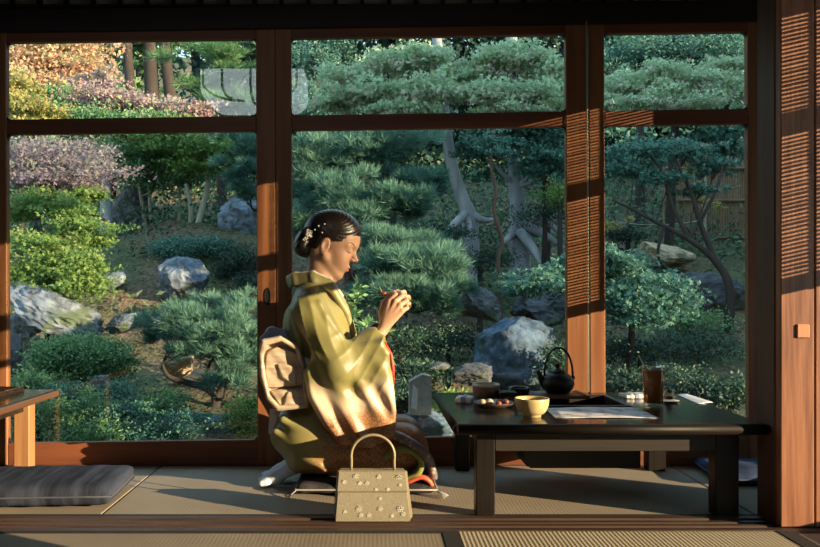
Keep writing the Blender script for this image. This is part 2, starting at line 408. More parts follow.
# outside of the house: eaves and roof
rb = MB().box(-3.4, 2.32, 3.3, 4.25, 2.52, 2.60); rb.box(-3.4, 2.4, -3.4, 3.4, 2.72, 2.9)
rb.add([(-3.4, -3.4, 2.9), (2.4, -3.4, 2.9), (2.4, 3.6, 2.9), (-3.4, 3.6, 2.9), (-1.5, .2, 4.6), (.6, .2, 4.6)], [(0, 1, 5, 4), (1, 2, 5), (2, 3, 4, 5), (3, 0, 4)])
struct('roof', rb, mat('roof_tiles', (.05, .05, .055), .6, .3, 30))

# pendant lamp hung in the room, mirrored in the upper panes
LX, LY = -.885, .42
pl = thing('pendant_lamp', 'white paper pendant lamp with four dark bent ribs, mirrored in the upper panes', 'lamp', (LX, LY, 2.14))
w = .38; zt, zb = 2.355, 2.10
prof = [(-w, zt), (-w, zt - .14)] + [(-w + .12 * (1 - math.cos(a)), zt - .14 - .115 * math.sin(a)) for a in np.linspace(.2, math.pi / 2, 7)]
prof = prof + [(-x, z) for x, z in prof[::-1]]
em, t_, N_, L_, b_ = nt('lamp_paper'); b_.inputs['Base Color'].default_value = (.8, .82, .85, 1)
b_.inputs['Emission Color'].default_value = (.82, .92, 1, 1); b_.inputs['Emission Strength'].default_value = 3.9
obj('shade', MB().prism([(LX + x, z) for x, z in prof], LY - .2, LY + .2), em, pl)
ribm = MB()
for x0, x1, z1 in ((-.36, -.05, 2.115), (-.22, -.14, 2.135), (-.01, .03, 2.093), (.33, .12, 2.125)):
    pts = [(LX + x0, LY + .206, zt + .02), (LX + x0, LY + .206, zt - .11)]
    for a in np.linspace(.15, 1, 7): pts.append((LX + x0 + (x1 - x0) * a ** 1.7, LY + .206, zt - .11 + (z1 - zt + .11) * math.sin(a * math.pi / 2)))
    obj('rib', MB().tube(pts, .009, 6), M['black'], pl)
obj('hanging_rod', MB().box(LX - .01, LX + .01, LY - .01, LY + .01, zt, ZC), M['black'], pl)

# pale cord hanging in front of the meeting stiles
c0 = at(586.5, 21, 3.2); c1 = at(588.5, 392, 3.2)
cd = obj('hanging_cord', MB().tube([c0, c0 * .5 + c1 * .5 + np.array([.002, 0, 0]), c1], .0028, 8), mat('pale_cord', (.42, .47, .40), .8, .2, 200), None, True, c1)
tag(cd, 'thin pale cord hanging straight down in front of the two meeting door stiles', 'cord')
# ================================================================== TABLES AND WHAT IS ON THEM
TZ = .30
T = thing('low_table', 'long dark lacquered low table with a sunken hearth box, set with bowls and kettle', 'table', (.73, 2.8, 0))
hx0, hx1, hy0, hy1 = .53, .915, 2.81, 3.12
tx0, tx1, ty0, ty1 = .262, 1.203, 2.445, 3.215
b = MB()
for x0, x1, y0, y1 in ((tx0, tx1, ty0, hy0), (tx0, tx1, hy1, ty1), (tx0, hx0, hy0, hy1), (hx1, tx1, hy0, hy1)):
    b.box(x0, x1, y0, y1, TZ - .034, TZ, .0)
top = obj('tabletop', b, M['table'], T)
b = MB()
for p0, p1 in (((tx0, ty0), (tx1, ty0)), ((tx1, ty0), (tx1, ty1)), ((tx1, ty1), (tx0, ty1)), ((tx0, ty1), (tx0, ty0))):
    b.tube([(p0[0], p0[1], TZ - .017), (p1[0], p1[1], TZ - .017)], .0165, 12)
for cx, cy in ((tx0, ty0), (tx1, ty0), (tx1, ty1), (tx0, ty1)):
    b.lathe([(.0, -.0165)] + [(.0165 * math.cos(a), .0165 * math.sin(a)) for a in np.linspace(-1.3, 1.3, 7)] + [(0, .0165)], (cx, cy, TZ - .017), 12)
obj('edge_moulding', b, wood('table_edge', (.011, .008, .0065), (.007, .005, .0045), 'x', .5, spec=.15), top, True)
for x0, y0 in ((.325, 2.50), (1.074, 2.50), (.328, 3.14), (1.084, 3.14)):
    w = .06 if y0 < 3 else .056
    obj('leg', MB().box(x0, x0 + (w if x0 < 1 else w + .014), y0, y0 + .058, 0, TZ - .034, .004), M['table_leg'], T)
b = MB().box(.385, 1.074, 2.502, 2.53, .205, TZ - .034, .002)
obj('apron', b, M['apron'], T)
obj('apron', MB().box(.384, 1.084, 3.155, 3.18, .205, TZ - .034, .002), M['apron'], T)
obj('apron', MB().box(.345, .37, 2.558, 3.14, .205, TZ - .034, .002), M['apron'], T)
obj('apron', MB().box(1.10, 1.125, 2.558, 3.14, .205, TZ - .034, .002), M['apron'], T)
b = MB()                                                            # tray of the hearth hanging below
x0, x1, y0, y1 = hx0 - .008, hx1 + .008, hy0 - .06, hy1 + .02
b.prism([(x0, .262), (x0, .125), (x0 + .022, .098), (x1, .098), (x1, .262)], y0, y0 + .014)
b.prism([(x0, .262), (x0, .125), (x0 + .022, .098), (x1, .098), (x1, .262)], y1 - .014, y1)
b.box(x0, x0 + .014, y0 + .014, y1 - .014, .125, .262); b.box(x1 - .014, x1, y0 + .014, y1 - .014, .1, .262); b.box(x0 + .014, x1 - .014, y0 + .014, y1 - .014, .1, .115)
obj('hearth_box', b, M['black'], T)
b = MB()
for q in ((hx0, hx0 + .018, hy0, hy1), (hx1 - .018, hx1, hy0, hy1), (hx0 + .018, hx1 - .018, hy0, hy0 + .018), (hx0 + .018, hx1 - .018, hy1 - .018, hy1)):
    b.box(*q, .262, TZ + .004, .001)
obj('hearth_rim', b, M['dark_wood'], T)
obj('ash_bed', MB().box(hx0 + .01, hx1 - .01, hy0 - .03, hy1, .116, .19), mat('hearth_ash', (.045, .042, .04), .95, .4, 60, .3), T)

# kettle on a board over the hearth
KB = thing('trivet_board', 'thin brown board over the back of the hearth, carrying the iron kettle', 'board', (.75, 3.06, TZ + .004))
obj('plank', MB().box(.60, .815, 2.985, 3.14, TZ + .0042, TZ + .016, .002), wood('trivet_wood', (.20, .11, .06), (.12, .06, .035), 'x', .45), KB)
obj('batten', MB().box(.61, .625, 2.99, 3.135, TZ + .016, TZ + .0185), M['dark_wood'], KB); obj('batten', MB().box(.79, .805, 2.99, 3.135, TZ + .016, TZ + .0185), M['dark_wood'], KB)
KX, KY, KZ = at(557.5, 390, 3.06)[0], 3.06, TZ + .0186
K = thing('iron_kettle', 'black cast iron kettle with arched handle standing over the hearth', 'kettle', (KX, KY, KZ))
prof = [(0, 0), (.040, 0), (.046, .004), (.058, .018), (.064, .034), (.062, .048), (.052, .064), (.038, .074), (.032, .077), (.031, .080), (0, .080)]
obj('body', MB().lathe(prof, (KX, KY, KZ), 40), M['iron'], K, 'auto')
obj('lid', MB().lathe([(0, .0805), (.030, .0805), (.031, .083), (.024, .089), (.010, .093), (0, .0935)], (KX, KY, KZ), 32), M['iron'], K, 'auto')
obj('lid_knob', MB().lathe([(0, .093), (.005, .0935), (.006, .099), (.011, .104), (.0115, .109), (.007, .114), (0, .115)], (KX, KY, KZ), 20), M['iron'], K, True)
sp = [(KX - .045, KY - .004, KZ + .026), (KX - .060, KY - .006, KZ + .044), (KX - .068, KY - .007, KZ + .064), (KX - .078, KY - .008, KZ + .086)]
obj('spout', MB().tube(sp, [.017, .013, .010, .008], 14), M['iron'], K, True)
arc = [(KX + .054 * math.cos(a) + .004, KY, KZ + .060 + .112 * math.sin(a) ** .85) for a in np.linspace(.0, math.pi, 21)]
obj('handle', MB().tube(arc, [.0042] * 21, 10), M['iron'], K, True)
b = MB()
for s in (-1, 1): obj('handle_lug', MB().lathe([(0, -.008), (.008, -.006), (.009, 0), (.008, .006), (0, .008)], (KX + s * .054 + .004, KY, KZ + .058), 12), M['iron'], K, True)

def bowl(name, label, cat, x, y, D, R, H, foot, mout, min_=None, rimc=None, content=None):
    p = at(x, y, D); X, Y, Z = p[0], D, TZ + .0005
    o = thing(name, label, cat, (X, Y, Z))
    f = foot * R
    out = [(0, 0), (f, 0), (f * 1.02, .006), (f * 1.15, .009)] + [(f * 1.15 + (R - f * 1.15) * math.sin(t * math.pi / 2) ** .8, .009 + (H - .009) * t ** 1.35) for t in np.linspace(.15, 1, 8)]
    inn = [(R - .004, H - .001)] + [(max(0, (R - .005) * math.cos(t * math.pi / 2) ** .6), H - (H - .014) * math.sin(t * math.pi / 2)) for t in np.linspace(.15, 1, 8)]
    obj('body', MB().lathe(out + [(R - .001, H + .001)] + inn, (X, Y, Z), 40), mout, o, True)
    if rimc: obj('glazed_rim', MB().lathe([(R - .006, H - .010), (R - .0045, H + .0012), (R - .001, H + .0022), (R + .0018, H - .001), (R + .001, H - .008)], (X, Y, Z), 40), rimc, o, True)
    if content: obj('tea', MB().lathe([(0, H * .62), (R * .80, H * .62)], (X, Y, Z), 32), content, o)
    return o
cream = mat('cream_glaze', (.56, .44, .22), .32, .25, 25, .03, 60)
brown = mat('brown_stoneware', (.17, .10, .07), .4, .4, 30, .1, 90)
bowl('tea_bowl', 'cream yellow glazed tea bowl at the front edge of the long table', 'bowl', 532, 411, 2.585, .055, .060, .52, cream, content=mat('green_tea', (.10, .12, .03), .3))
bowl('tea_bowl', 'brown stoneware bowl with a pale rim behind the plate of sweets', 'bowl', 486, 393, 2.985, .050, .060, .70, brown, rimc=mat('pale_glaze', (.52, .46, .38), .35, .2, 40))
bowl('soup_bowl', 'small black lacquer bowl between the stoneware bowl and the kettle', 'bowl', 519, 390, 3.05, .042, .040, .6, mat('black_lacquer', (.035, .022, .02), .25, .3, 20))
bx = thing('lacquer_box', 'flat black lacquer box close behind the cream bowl', 'box', (at(507, 393, 2.93)[0], 2.93, TZ))
xx = at(507, 393, 2.93)[0]
obj('box_body', MB().box(xx - .032, xx + .032, 2.89, 2.97, TZ + .0005, TZ + .030, .003), M['table'], bx); obj('lid', MB().box(xx - .034, xx + .034, 2.888, 2.972, TZ + .0302, TZ + .040, .003), M['table'], bx)
# plate of sweets
px, py = at(494, 406, 2.80)[0], 2.80
P = thing('serving_plate', 'round dark plate of sweets in front of the stoneware bowl', 'plate', (px, py, TZ))
obj('dish', MB().lathe([(0, .001), (.04, .001), (.045, .004), (.062, .010), (.072, .017), (.073, .019), (.062, .013), (.044, .008), (0, .007)], (px, py, TZ), 40), mat('plate_glaze', (.11, .085, .065), .3, .4, 40), P, True)
swm = mat('red_bean_sweet', (.24, .07, .045), .5, .4, 60, .2, 120); pm = mat('pale_rice_cake', (.46, .38, .29), .7, .2, 50, .1, 100)
for dx, dy, r, m_, nm, lb in ((.040, -.012, .013, swm, 'bean_sweet', 'reddish brown bean sweet at the right edge of the plate'), (.022, .018, .013, swm, 'bean_sweet', 'reddish brown bean sweet towards the back of the plate'),
                    (.012, -.024, .012, swm, 'bean_sweet', 'small reddish brown sweet at the front of the plate'), (-.016, .004, .015, pm, 'rice_cake', 'pale round rice cake in the middle of the plate'), (-.042, -.004, .012, pm, 'rice_cake', 'smaller pale rice cake at the left of the plate')):
    b = MB().lathe([(0, 0), (r * .8, .001), (r, r * .5), (r * .85, r), (r * .4, r * 1.3), (0, r * 1.35)], (px + dx, py + dy, TZ + .0095 + (.004 if abs(dx) > .035 else 0)), 18)
    tag(obj(nm, b, m_, None, True, (px + dx, py + dy, TZ + .01)), lb, 'sweet', 'sweets on the plate')
def cloth_roll(name, label, x, y, D, w, dpt, h, rz, m_, n):
    p = at(x, y, D); o = thing(name, label, 'towel', (p[0], D, TZ))
    f = lambda q: smin(rbox(q, (p[0], D, TZ + h * .45), (w / 2, dpt / 2, h * .45), h * .3), rbox(q, (p[0] + w * .1, D - dpt * .05, TZ + h * .75), (w * .36, dpt * .40, h * .28), h * .2), .006) + .0016 * np.sin(q[:, 0] * 210 + q[:, 1] * 160)
    sdf_obj('folded_cloth', f, (p[0] - w, D - dpt, TZ + .0006), (p[0] + w, D + dpt, TZ + h * 1.6), .0025, m_, o)
    obj('paper_band', MB().box(p[0] - .009, p[0] + .009, D - dpt / 2 - .002, D + dpt / 2 + .002, TZ + .001, TZ + h * 1.12, .002), mat('blue_band', (.25, .30, .42), .7), o)
    o.rotation_euler.z = rz
white = mat('white_cotton', (.78, .78, .80), .9, .1, 120, .2, 300)
cloth_roll('hand_towel', 'rolled white hand towel near the left back corner of the long table', 464.5, 401, 2.93, .060, .085, .022, -.25, white, 1)
cloth_roll('hand_towel', 'folded white hand towel left of the iced tea glass', 633, 396, 3.06, .085, .075, .016, .1, white, 2)
# paper menu, envelope
m_, t_, N_, L_, b_ = nt('printed_paper'); tc = N_.new('ShaderNodeTexCoord'); nz = N_.new('ShaderNodeTexNoise'); nz.inputs['Scale'].default_value = 22; nz.inputs['Detail'].default_value = 4
L_.new(tc.outputs['Object'], nz.inputs['Vector']); rr = ramp(N_, [(.38, (.30, .30, .36)), (.52, (.66, .64, .66))]); L_.new(nz.outputs['Fac'], rr.inputs[0]); L_.new(rr.outputs[0], b_.inputs['Base Color']); b_.inputs['Roughness'].default_value = .6
def sheet(name, label, corners, m, z=.001, bend=.004, n=10):
    V = []; q = [np.array((*c, 0.)) for c in corners]
    b = MB()
    for k in (0, 1):
        for i in range(n + 1):
            for j in range(n + 1):
                u, v = i / n, j / n; p = q[0] * (1 - u) * (1 - v) + q[1] * u * (1 - v) + q[2] * u * v + q[3] * (1 - u) * v
                V.append((p[0], p[1], TZ + z + (.0006 if k else 0) + bend * (.5 - .5 * math.cos(2 * math.pi * u)) * .6 + bend * .5 * u * v))
    g = lambda i, j, k: k * (n + 1) ** 2 + i * (n + 1) + j
    Fs = []
    for i in range(n):
        for j in range(n):
            Fs += [(g(i, j, 1), g(i + 1, j, 1), g(i + 1, j + 1, 1), g(i, j + 1, 1)), (g(i, j, 0), g(i, j + 1, 0), g(i + 1, j + 1, 0), g(i + 1, j, 0))]
    for i in range(n):
        Fs += [(g(i, 0, 0), g(i + 1, 0, 0), g(i + 1, 0, 1), g(i, 0, 1)), (g(i + 1, n, 0), g(i, n, 0), g(i, n, 1), g(i + 1, n, 1)), (g(0, i + 1, 0), g(0, i, 0), g(0, i, 1), g(0, i + 1, 1)), (g(n, i, 0), g(n, i + 1, 0), g(n, i + 1, 1), g(n, i, 1))]
    b.add(V, Fs); c = q[0]
    return tag(obj(name, b, m, None, True, (c[0], c[1], TZ)), label, 'paper')
sheet('paper_menu', 'large printed paper sheet lying along the front of the long table', ((.585, 2.548), (.915, 2.548), (.915, 2.775), (.60, 2.775)), m_)
sheet('paper_envelope', 'bluish white paper envelope lying to the right of the iced tea glass', ((at(699, 405, 2.86)[0], 2.86), (at(713, 402.5, 2.92)[0], 2.92), (at(686, 393.5, 3.16)[0], 3.16), (at(677, 394, 3.14)[0], 3.14)), mat('blue_white_paper', (.62, .66, .76), .6), bend=.002)
# iced tea
gx, gy = at(653.5, 404, 2.85)[0], 2.85
G = thing('iced_tea_glass', 'tall glass of amber iced tea with ice and a straw', 'glass', (gx, gy, TZ))
def refr(name, col, ior=1.2, rough=0.0):
    m, t, N, L, b = nt(name); b.inputs['Transmission Weight'].default_value = 1; b.inputs['IOR'].default_value = ior; b.inputs['Base Color'].default_value = (*col, 1); b.inputs['Roughness'].default_value = rough; return m
obj('tumbler', MB().lathe([(0, .001), (.033, .001), (.034, .004), (.0405, .137), (.0400, .139), (.0388, .137), (.0325, .010), (0, .009)], (gx, gy, TZ), 40), glassmat('tumbler_glass', (.97, .97, .95), .06), G, True)
tea, t_, N_, L_, b_ = nt('amber_tea'); b_.inputs['Base Color'].default_value = (.42, .17, .05, 1); b_.inputs['Roughness'].default_value = .2
tb = N_.new('ShaderNodeBsdfTransparent'); tb.inputs[0].default_value = (.95, .52, .22, 1); mx_ = N_.new('ShaderNodeMixShader'); mx_.inputs[0].default_value = .45
L_.new(b_.outputs[0], mx_.inputs[1]); L_.new(tb.outputs[0], mx_.inputs[2]); L_.new(mx_.outputs[0], N_['Material Output'].inputs['Surface'])
obj('iced_tea', MB().lathe([(0, .0095), (.0322, .0102), (.0380, .124), (0, .1242)], (gx, gy, TZ), 36), tea, G, True)
icem = mat('ice', (.55, .48, .40), .12, .2, 30)
for i, (dx, dy, dz, rz) in enumerate(((-.012, -.012, .116, .4), (.014, -.006, .118, 1.1), (.0, .014, .119, .2))):
    b = MB().box(-.011, .011, -.011, .011, 0, .019, .003); cr, sr = math.cos(rz), math.sin(rz)
    b.xf(lambda p: (gx + dx + p[0] * cr - p[1] * sr, gy + dy + p[0] * sr + p[1] * cr, TZ + dz + p[2] + p[0] * .2))
    tag(obj('ice_cube', b, icem, None, False, (gx + dx, gy + dy, TZ + dz)), ('clear ice cube floating at the left of the iced tea', 'clear ice cube floating at the right of the iced tea', 'clear ice cube at the back of the iced tea')[i], 'ice', 'ice cubes in the tea')
tag(obj('drinking_straw', MB().tube([(gx + .012, gy, TZ + .02), (gx - .030, gy - .004, TZ + .132), (gx - .055, gy - .006, TZ + .178)], .0021, 8), mat('straw_plastic', (.75, .70, .58), .4), None, True, (gx, gy, TZ)), 'thin pale straw leaning out of the iced tea glass', 'straw')
# syrup jug on a little saucer
jx, jy = at(669, 398, 2.93)[0], 2.93
sc = thing('saucer', 'small pale saucer beside the iced tea, holding the glass syrup jug', 'saucer', (jx, jy, TZ))
obj('dish', MB().lathe([(0, .001), (.026, .001), (.036, .005), (.0365, .007), (.026, .004), (0, .004)], (jx, jy, TZ), 32), mat('saucer_glaze', (.50, .48, .45), .3), sc, True)
J = thing('syrup_jug', 'tiny glass syrup jug on the saucer beside the iced tea', 'jug', (jx, jy, TZ + .0045))
obj('jug_body', MB().lathe([(0, .0), (.016, 0), (.021, .008), (.022, .018), (.016, .032), (.018, .042), (.017, .042), (.014, .032), (.019, .018), (.018, .008), (0, .004)], (jx, jy, TZ + .0045), 28), glassmat('jug_glass', (.93, .93, .92), .10), J, True)
obj('syrup', MB().lathe([(0, .0045), (.017, .0085), (.0185, .017), (.0165, .022), (0, .0222)], (jx, jy, TZ + .0045), 24), mat('syrup', (.32, .20, .09), .2), J, True)
obj('jug_handle', MB().tube([(jx + .015, jy, TZ + .042), (jx + .029, jy, TZ + .038), (jx + .030, jy, TZ + .026), (jx + .021, jy, TZ + .018)], .0022, 8), glassmat('jug_handle_glass', (.9, .9, .9), .15), J, True)

# left table, only its right end in view
LT = thing('low_table', 'low table with pale square legs at the left edge of the room', 'table', (-1.75, 2.9, 0))
lz = .315; lx = -1.257
obj('tabletop', MB().box(-2.3, lx, 2.42, 3.195, lz - .030, lz, .006), M['table'], LT)
tanw = wood('pale_table_wood', (.40, .205, .095), (.28, .135, .058), 'z', .45)
obj('edge_strip', MB().box(lx + .0005, lx + .010, 2.425, 3.19, lz - .026, lz - .003, .003), wood('edge_wood', (.13, .07, .042), (.09, .045, .027), 'y', .45), LT)
for x, y in ((-1.392, 3.105), (-1.392, 2.46), (-2.2, 3.105), (-2.2, 2.46)):
    obj('leg', MB().box(x, x + .062, y, y + .056, 0, lz - .030, .004), tanw, LT)
obj('apron', MB().box(-2.14, -1.392, 3.12, 3.145, .24, lz - .030), M['dark_wood'], LT); obj('apron', MB().box(-1.375, -1.35, 2.52, 3.10, .24, lz - .03), M['dark_wood'], LT)
tr = thing('serving_tray', 'black serving tray at the end of the left table', 'tray', (-1.55, 3.0, lz))
b = MB().box(-1.75, -1.37, 2.90, 3.15, lz + .0005, lz + .006)
for q in ((-1.75, -1.37, 2.90, 2.91), (-1.75, -1.37, 3.14, 3.15), (-1.75, -1.74, 2.91, 3.14), (-1.38, -1.37, 2.91, 3.14)): b.box(*q, lz + .006, lz + .018)
obj('tray_body', b, M['table'], tr)
obj('tray_foot', MB().box(-1.72, -1.40, 2.93, 3.12, lz + .0001, lz + .0004), M['black'], tr)
tag(obj('chopstick_rest', MB().box(-1.52, -1.40, 2.96, 2.985, lz + .0065, lz + .018, .004), mat('pale_ceramic', (.6, .58, .55), .4), None, False, (-1.46, 2.97, lz)), 'pale ceramic rest on the black tray of the left table', 'rest')

# cushions
def kasuri(name, c1, c2, ax):
    m, t, N, L, b = nt(name); b.inputs['Roughness'].default_value = .95; b.inputs['Specular IOR Level'].default_value = .15
    tc = N.new('ShaderNodeTexCoord'); mp = N.new('ShaderNodeMapping'); mp.inputs['Scale'].default_value = ax; L.new(tc.outputs['Object'], mp.inputs[0])
    n = N.new('ShaderNodeTexNoise'); n.inputs['Scale'].default_value = 26; n.inputs['Detail'].default_value = 5; L.new(mp.outputs[0], n.inputs[0])
    r = ramp(N, [(.35, c2), (.65, c1)]); L.new(n.outputs['Fac'], r.inputs[0]); L.new(r.outputs[0], b.inputs['Base Color'])
    bp = N.new('ShaderNodeBump'); bp.inputs['Strength'].default_value = .3; bp.inputs['Distance'].default_value = .004; L.new(n.outputs['Fac'], bp.inputs['Height']); L.new(bp.outputs[0], b.inputs['Normal']); return m
def cushion(name, label, c, hx, hy, h, rz, m_, seam, tas=False):
    o = thing(name, label, 'cushion', (c[0], c[1], 0)); cr, sr = math.cos(rz), math.sin(rz)
    def f(p):
        x = (p[:, 0] - c[0]); y = (p[:, 1] - c[1])
        ex = np.abs(x) / hx; ey = np.abs(y) / hy
        th = h * .5 * (.42 + .58 * np.sqrt(np.clip(1 - np.maximum(ex, ey) ** 3.2, 0, 1)))
        q = np.stack([np.abs(x) - hx + .022, np.abs(y) - hy + .022], 1)
        d2 = np.linalg.norm(np.maximum(q, 0), axis=1) + np.minimum(q.max(1), 0) - .022
        dz = np.abs(p[:, 2] - h * .5 - .001) - th
        return smax(d2, dz, .028) + .0012 * np.sin(x * 60 + np.sin(y * 30)) 
    sdf_obj('cover', f, (c[0] - hx - .03, c[1] - hy - .03, .0005), (c[0] + hx + .03, c[1] + hy + .03, h + .02), .008, m_, o)
    pts = [(c[0] - hx, c[1] - hy), (c[0] + hx, c[1] - hy), (c[0] + hx, c[1] + hy), (c[0] - hx, c[1] + hy), (c[0] - hx, c[1] - hy)]
    loop = []
    for i in range(4):
        for t in np.linspace(0, 1, 8)[:-1]:
            p = np.array(pts[i]) * (1 - t) + np.array(pts[i + 1]) * t; d = p - np.array(c[:2]); loop.append((c[0] + d[0] * .992, c[1] + d[1] * .992, h * .5))
    obj('seam_piping', MB().tube(loop + [loop[0]], .0032, 6, False), seam, o, True)
    if tas:
        for sx in (-1, 1):
            b = MB()
            for k in range(5): b.tube([(c[0] + sx * hx * .97, c[1] - hy * .97, h * .5), (c[0] + sx * (hx + .012 + .003 * k), c[1] - hy - .02 + .006 * k, .012), (c[0] + sx * (hx + .018 + .005 * k), c[1] - hy - .035 + .01 * k, .004)], .0018, 5)
            obj('corner_tassel', b, seam, o, True)
    o.rotation_euler.z = rz; return o
slate = kasuri('slate_kasuri', (.042, .052, .084), (.015, .019, .034), (1.6, .10, .3)); seamm = mat('pale_seam', (.30, .29, .30), .9)
cushion('floor_cushion', 'slate grey streaked floor cushion in front of the left table', (-1.17, 2.735), .32, .175, .085, .065, slate, mat('slate_seam', (.06, .065, .08), .9))
cushion('floor_cushion', 'flat indigo floor cushion behind the right end of the long table', (1.53, 3.03), .26, .165, .05, -.10, kasuri('indigo_cloth', (.045, .068, .15), (.028, .042, .10), (1, 1, 1)), mat('indigo_seam', (.06, .08, .17), .9))
cushion('floor_cushion', 'dark patterned floor cushion under the kneeling person', (-.02, 2.975), .245, .232, .048, 0, kasuri('charcoal_cloth', (.06, .055, .055), (.025, .022, .024), (1, 1, 1)), seamm, True)

# handbag standing on the door track
bx0, bx1, by = at(332.5, 521, 2.43)[0], at(413.5, 521, 2.43)[0], 2.43
tx_0, tx_1 = at(336.5, 472, 2.45)[0], at(407.5, 472, 2.45)[0]; BZ = .004; BT = at(370, 472, 2.45)[2]
emb = []
B = thing('handbag', 'gold brocade handbag with a thin arched handle standing on the door track', 'bag', ((bx0 + bx1) / 2, by + .045, BZ))
m_, t_, N_, L_, b_ = nt('gold_brocade'); tc = N_.new('ShaderNodeTexCoord'); b_.inputs['Roughness'].default_value = .5
nz = N_.new('ShaderNodeTexNoise'); nz.inputs['Scale'].default_value = 240; nz.inputs['Detail'].default_value = 4; L_.new(tc.outputs['Object'], nz.inputs[0])
rr = ramp(N_, [(.35, (.195, .175, .13)), (.65, (.275, .245, .185))]); L_.new(nz.outputs['Fac'], rr.inputs[0])
L_.new(rr.outputs[0], b_.inputs['Base Color'])
brocade = m_
gold = mat('brocade_trim', (.21, .175, .115), .5, .2, 90); flower = mat('silver_embroidery', (.52, .50, .42), .6, .15, 200)
Y0, Y1 = by, by + .105; yt0, yt1 = by + .030, by + .075
def hexa(b, b0, b1, t0, t1):                          # box from bottom rectangle to top rectangle
    return b.add([(b0[0], b0[1], b0[2]), (b1[0], b0[1], b0[2]), (b1[0], b1[1], b0[2]), (b0[0], b1[1], b0[2]), (t0[0], t0[1], t0[2]), (t1[0], t0[1], t0[2]), (t1[0], t1[1], t0[2]), (t0[0], t1[1], t0[2])],
                 [(0, 3, 2, 1), (4, 5, 6, 7), (0, 1, 5, 4), (1, 2, 6, 5), (2, 3, 7, 6), (3, 0, 4, 7)])
wv = BT - BZ
b = MB(); n = 8
rows = []
for i in range(n + 1):                                  # gently bulging body
    t = i / n; x0 = bx0 + (tx_0 - bx0) * t + .010; x1 = bx1 + (tx_1 - bx1) * t - .010
    bul = .006 * math.sin(math.pi * t); rows.append((x0, x1, Y0 + (yt0 - Y0) * t - bul, Y1 + (yt1 - Y1) * t + bul, BZ + .002 + (wv - .002) * t))
vs = []; fs = []
for x0, x1, y0, y1, z in rows: vs += [(x0, y0, z), (x1, y0, z), (x1, y1, z), (x0, y1, z)]
for i in range(n):
    for k in range(4): fs.append((i * 4 + k, i * 4 + (k + 1) % 4, i * 4 + 4 + (k + 1) % 4, i * 4 + 4 + k))
fs += [(3, 2, 1, 0), (n * 4, n * 4 + 1, n * 4 + 2, n * 4 + 3)]
obj('body', b.add(vs, fs), brocade, B)
for s, xb, xt in ((-1, bx0, tx_0), (1, bx1, tx_1)):        # side gussets standing proud with a crease
    xi = -s * .012
    g = MB().add([(xb + xi, Y0 + .004, BZ + .003), (xb, (Y0 + Y1) / 2, BZ + .003), (xb + xi, Y1 - .004, BZ + .003), (xt + xi, yt0 + .003, BT - .002), (xt, (yt0 + yt1) / 2, BT - .004), (xt + xi, yt1 - .003, BT - .002),
                  (xb + 1.4 * xi, Y0 + .004, BZ + .003), (xb + 1.4 * xi, Y1 - .004, BZ + .003), (xt + 1.4 * xi, yt0 + .003, BT - .002), (xt + 1.4 * xi, yt1 - .003, BT - .002)],
                 [(0, 1, 4, 3), (1, 2, 5, 4), (6, 7, 9, 8), (0, 6, 8, 3), (2, 7, 9, 5), (0, 1, 2, 7, 6), (3, 4, 5, 9, 8)])
    obj('side_gusset', g, gold, B)
t1 = .615                                               # front flap folding down to about two fifths of the face
fx = lambda t, s: (bx0 + (tx_0 - bx0) * t + .008) if s < 0 else (bx1 + (tx_1 - bx1) * t - .008)
fy = lambda t: Y0 + (yt0 - Y0) * t - .006 * math.sin(math.pi * t)
vs = []; fs = []
tt = list(np.linspace(t1, 1, 6))
for off in (0, .0035):
    for t in tt: vs += [(fx(t, -1), fy(t) - .0008 - off, BZ + wv * t + (off if t == 1 else 0)), (fx(t, 1), fy(t) - .0008 - off, BZ + wv * t + (off if t == 1 else 0))]
for i in range(5):
    a = 2 * i; fs += [(a, a + 2, a + 3, a + 1), (12 + a, 12 + a + 1, 12 + a + 3, 12 + a + 2), (a, 12 + a, 14 + a, a + 2), (a + 1, a + 3, 15 + a, 13 + a)]
fs += [(0, 1, 13, 12), (10, 22, 23, 11)]
fp = obj('flap', MB().add(vs, fs), brocade, B)
obj('flap_trim', MB().tube([(fx(t1, -1), fy(t1) - .0045, BZ + wv * t1), (fx(t1, 1), fy(t1) - .0045, BZ + wv * t1)], .002, 6), gold, fp)
obj('top_trim', MB().tube([(tx_0 + .006, yt0 - .003, BT + .001), (tx_1 - .006, yt0 - .003, BT + .001)], .0028, 6), gold, B)
fl_ = MB()
for (fx_, fy_, sc_) in ((356, 477, 1.1), (379, 477, .8), (399, 478, 1.15), (360, 483, .7), (367, 483, .7), (400, 485, .6), (359, 508, 1.1), (380, 508, .9), (400, 508, 1.2), (361, 514, .8), (369, 514, .8), (403, 513, .8), (380, 498, .6), (344, 482, .7), (345, 511, .6), (388, 489, .6), (376, 489, .5), (392, 515, .6)):
    t = (521 - fy_) / 49.; X = (fx_ - VX) * (by + .01) / F_PX; Yq = fy(t) - .0012 - (.0040 if t > t1 else 0); Z = BZ + wv * t; s = .0082 * sc_; fl_ = MB()
    for k in range(5):
        a0 = 2 * math.pi * k / 5 + .3; cxp, czp = X + s * .62 * math.cos(a0), Z + s * .62 * math.sin(a0)
        ring = [(cxp + s * .42 * math.cos(a), Yq, czp + s * .30 * math.sin(a)) for a in np.linspace(0, 2 * math.pi, 9)]
        fl_.tube(ring, .0012, 4, False)
    fl_.tube([(X, Yq, Z), (X - s * .9, Yq, Z - s * .9), (X - s * 1.6, Yq, Z - s * 1.2)], .0010, 4)
    obj('embroidered_flower', fl_, flower, fp if t > t1 else B)
hx0_, hx1_ = at(351, 472, 2.46)[0], at(394.5, 472, 2.46)[0]; hz = at(372, 435.5, 2.46)[2]; hc = (hx0_ + hx1_) / 2; hr = (hx1_ - hx0_) / 2; yh = (yt0 + yt1) / 2 - .012
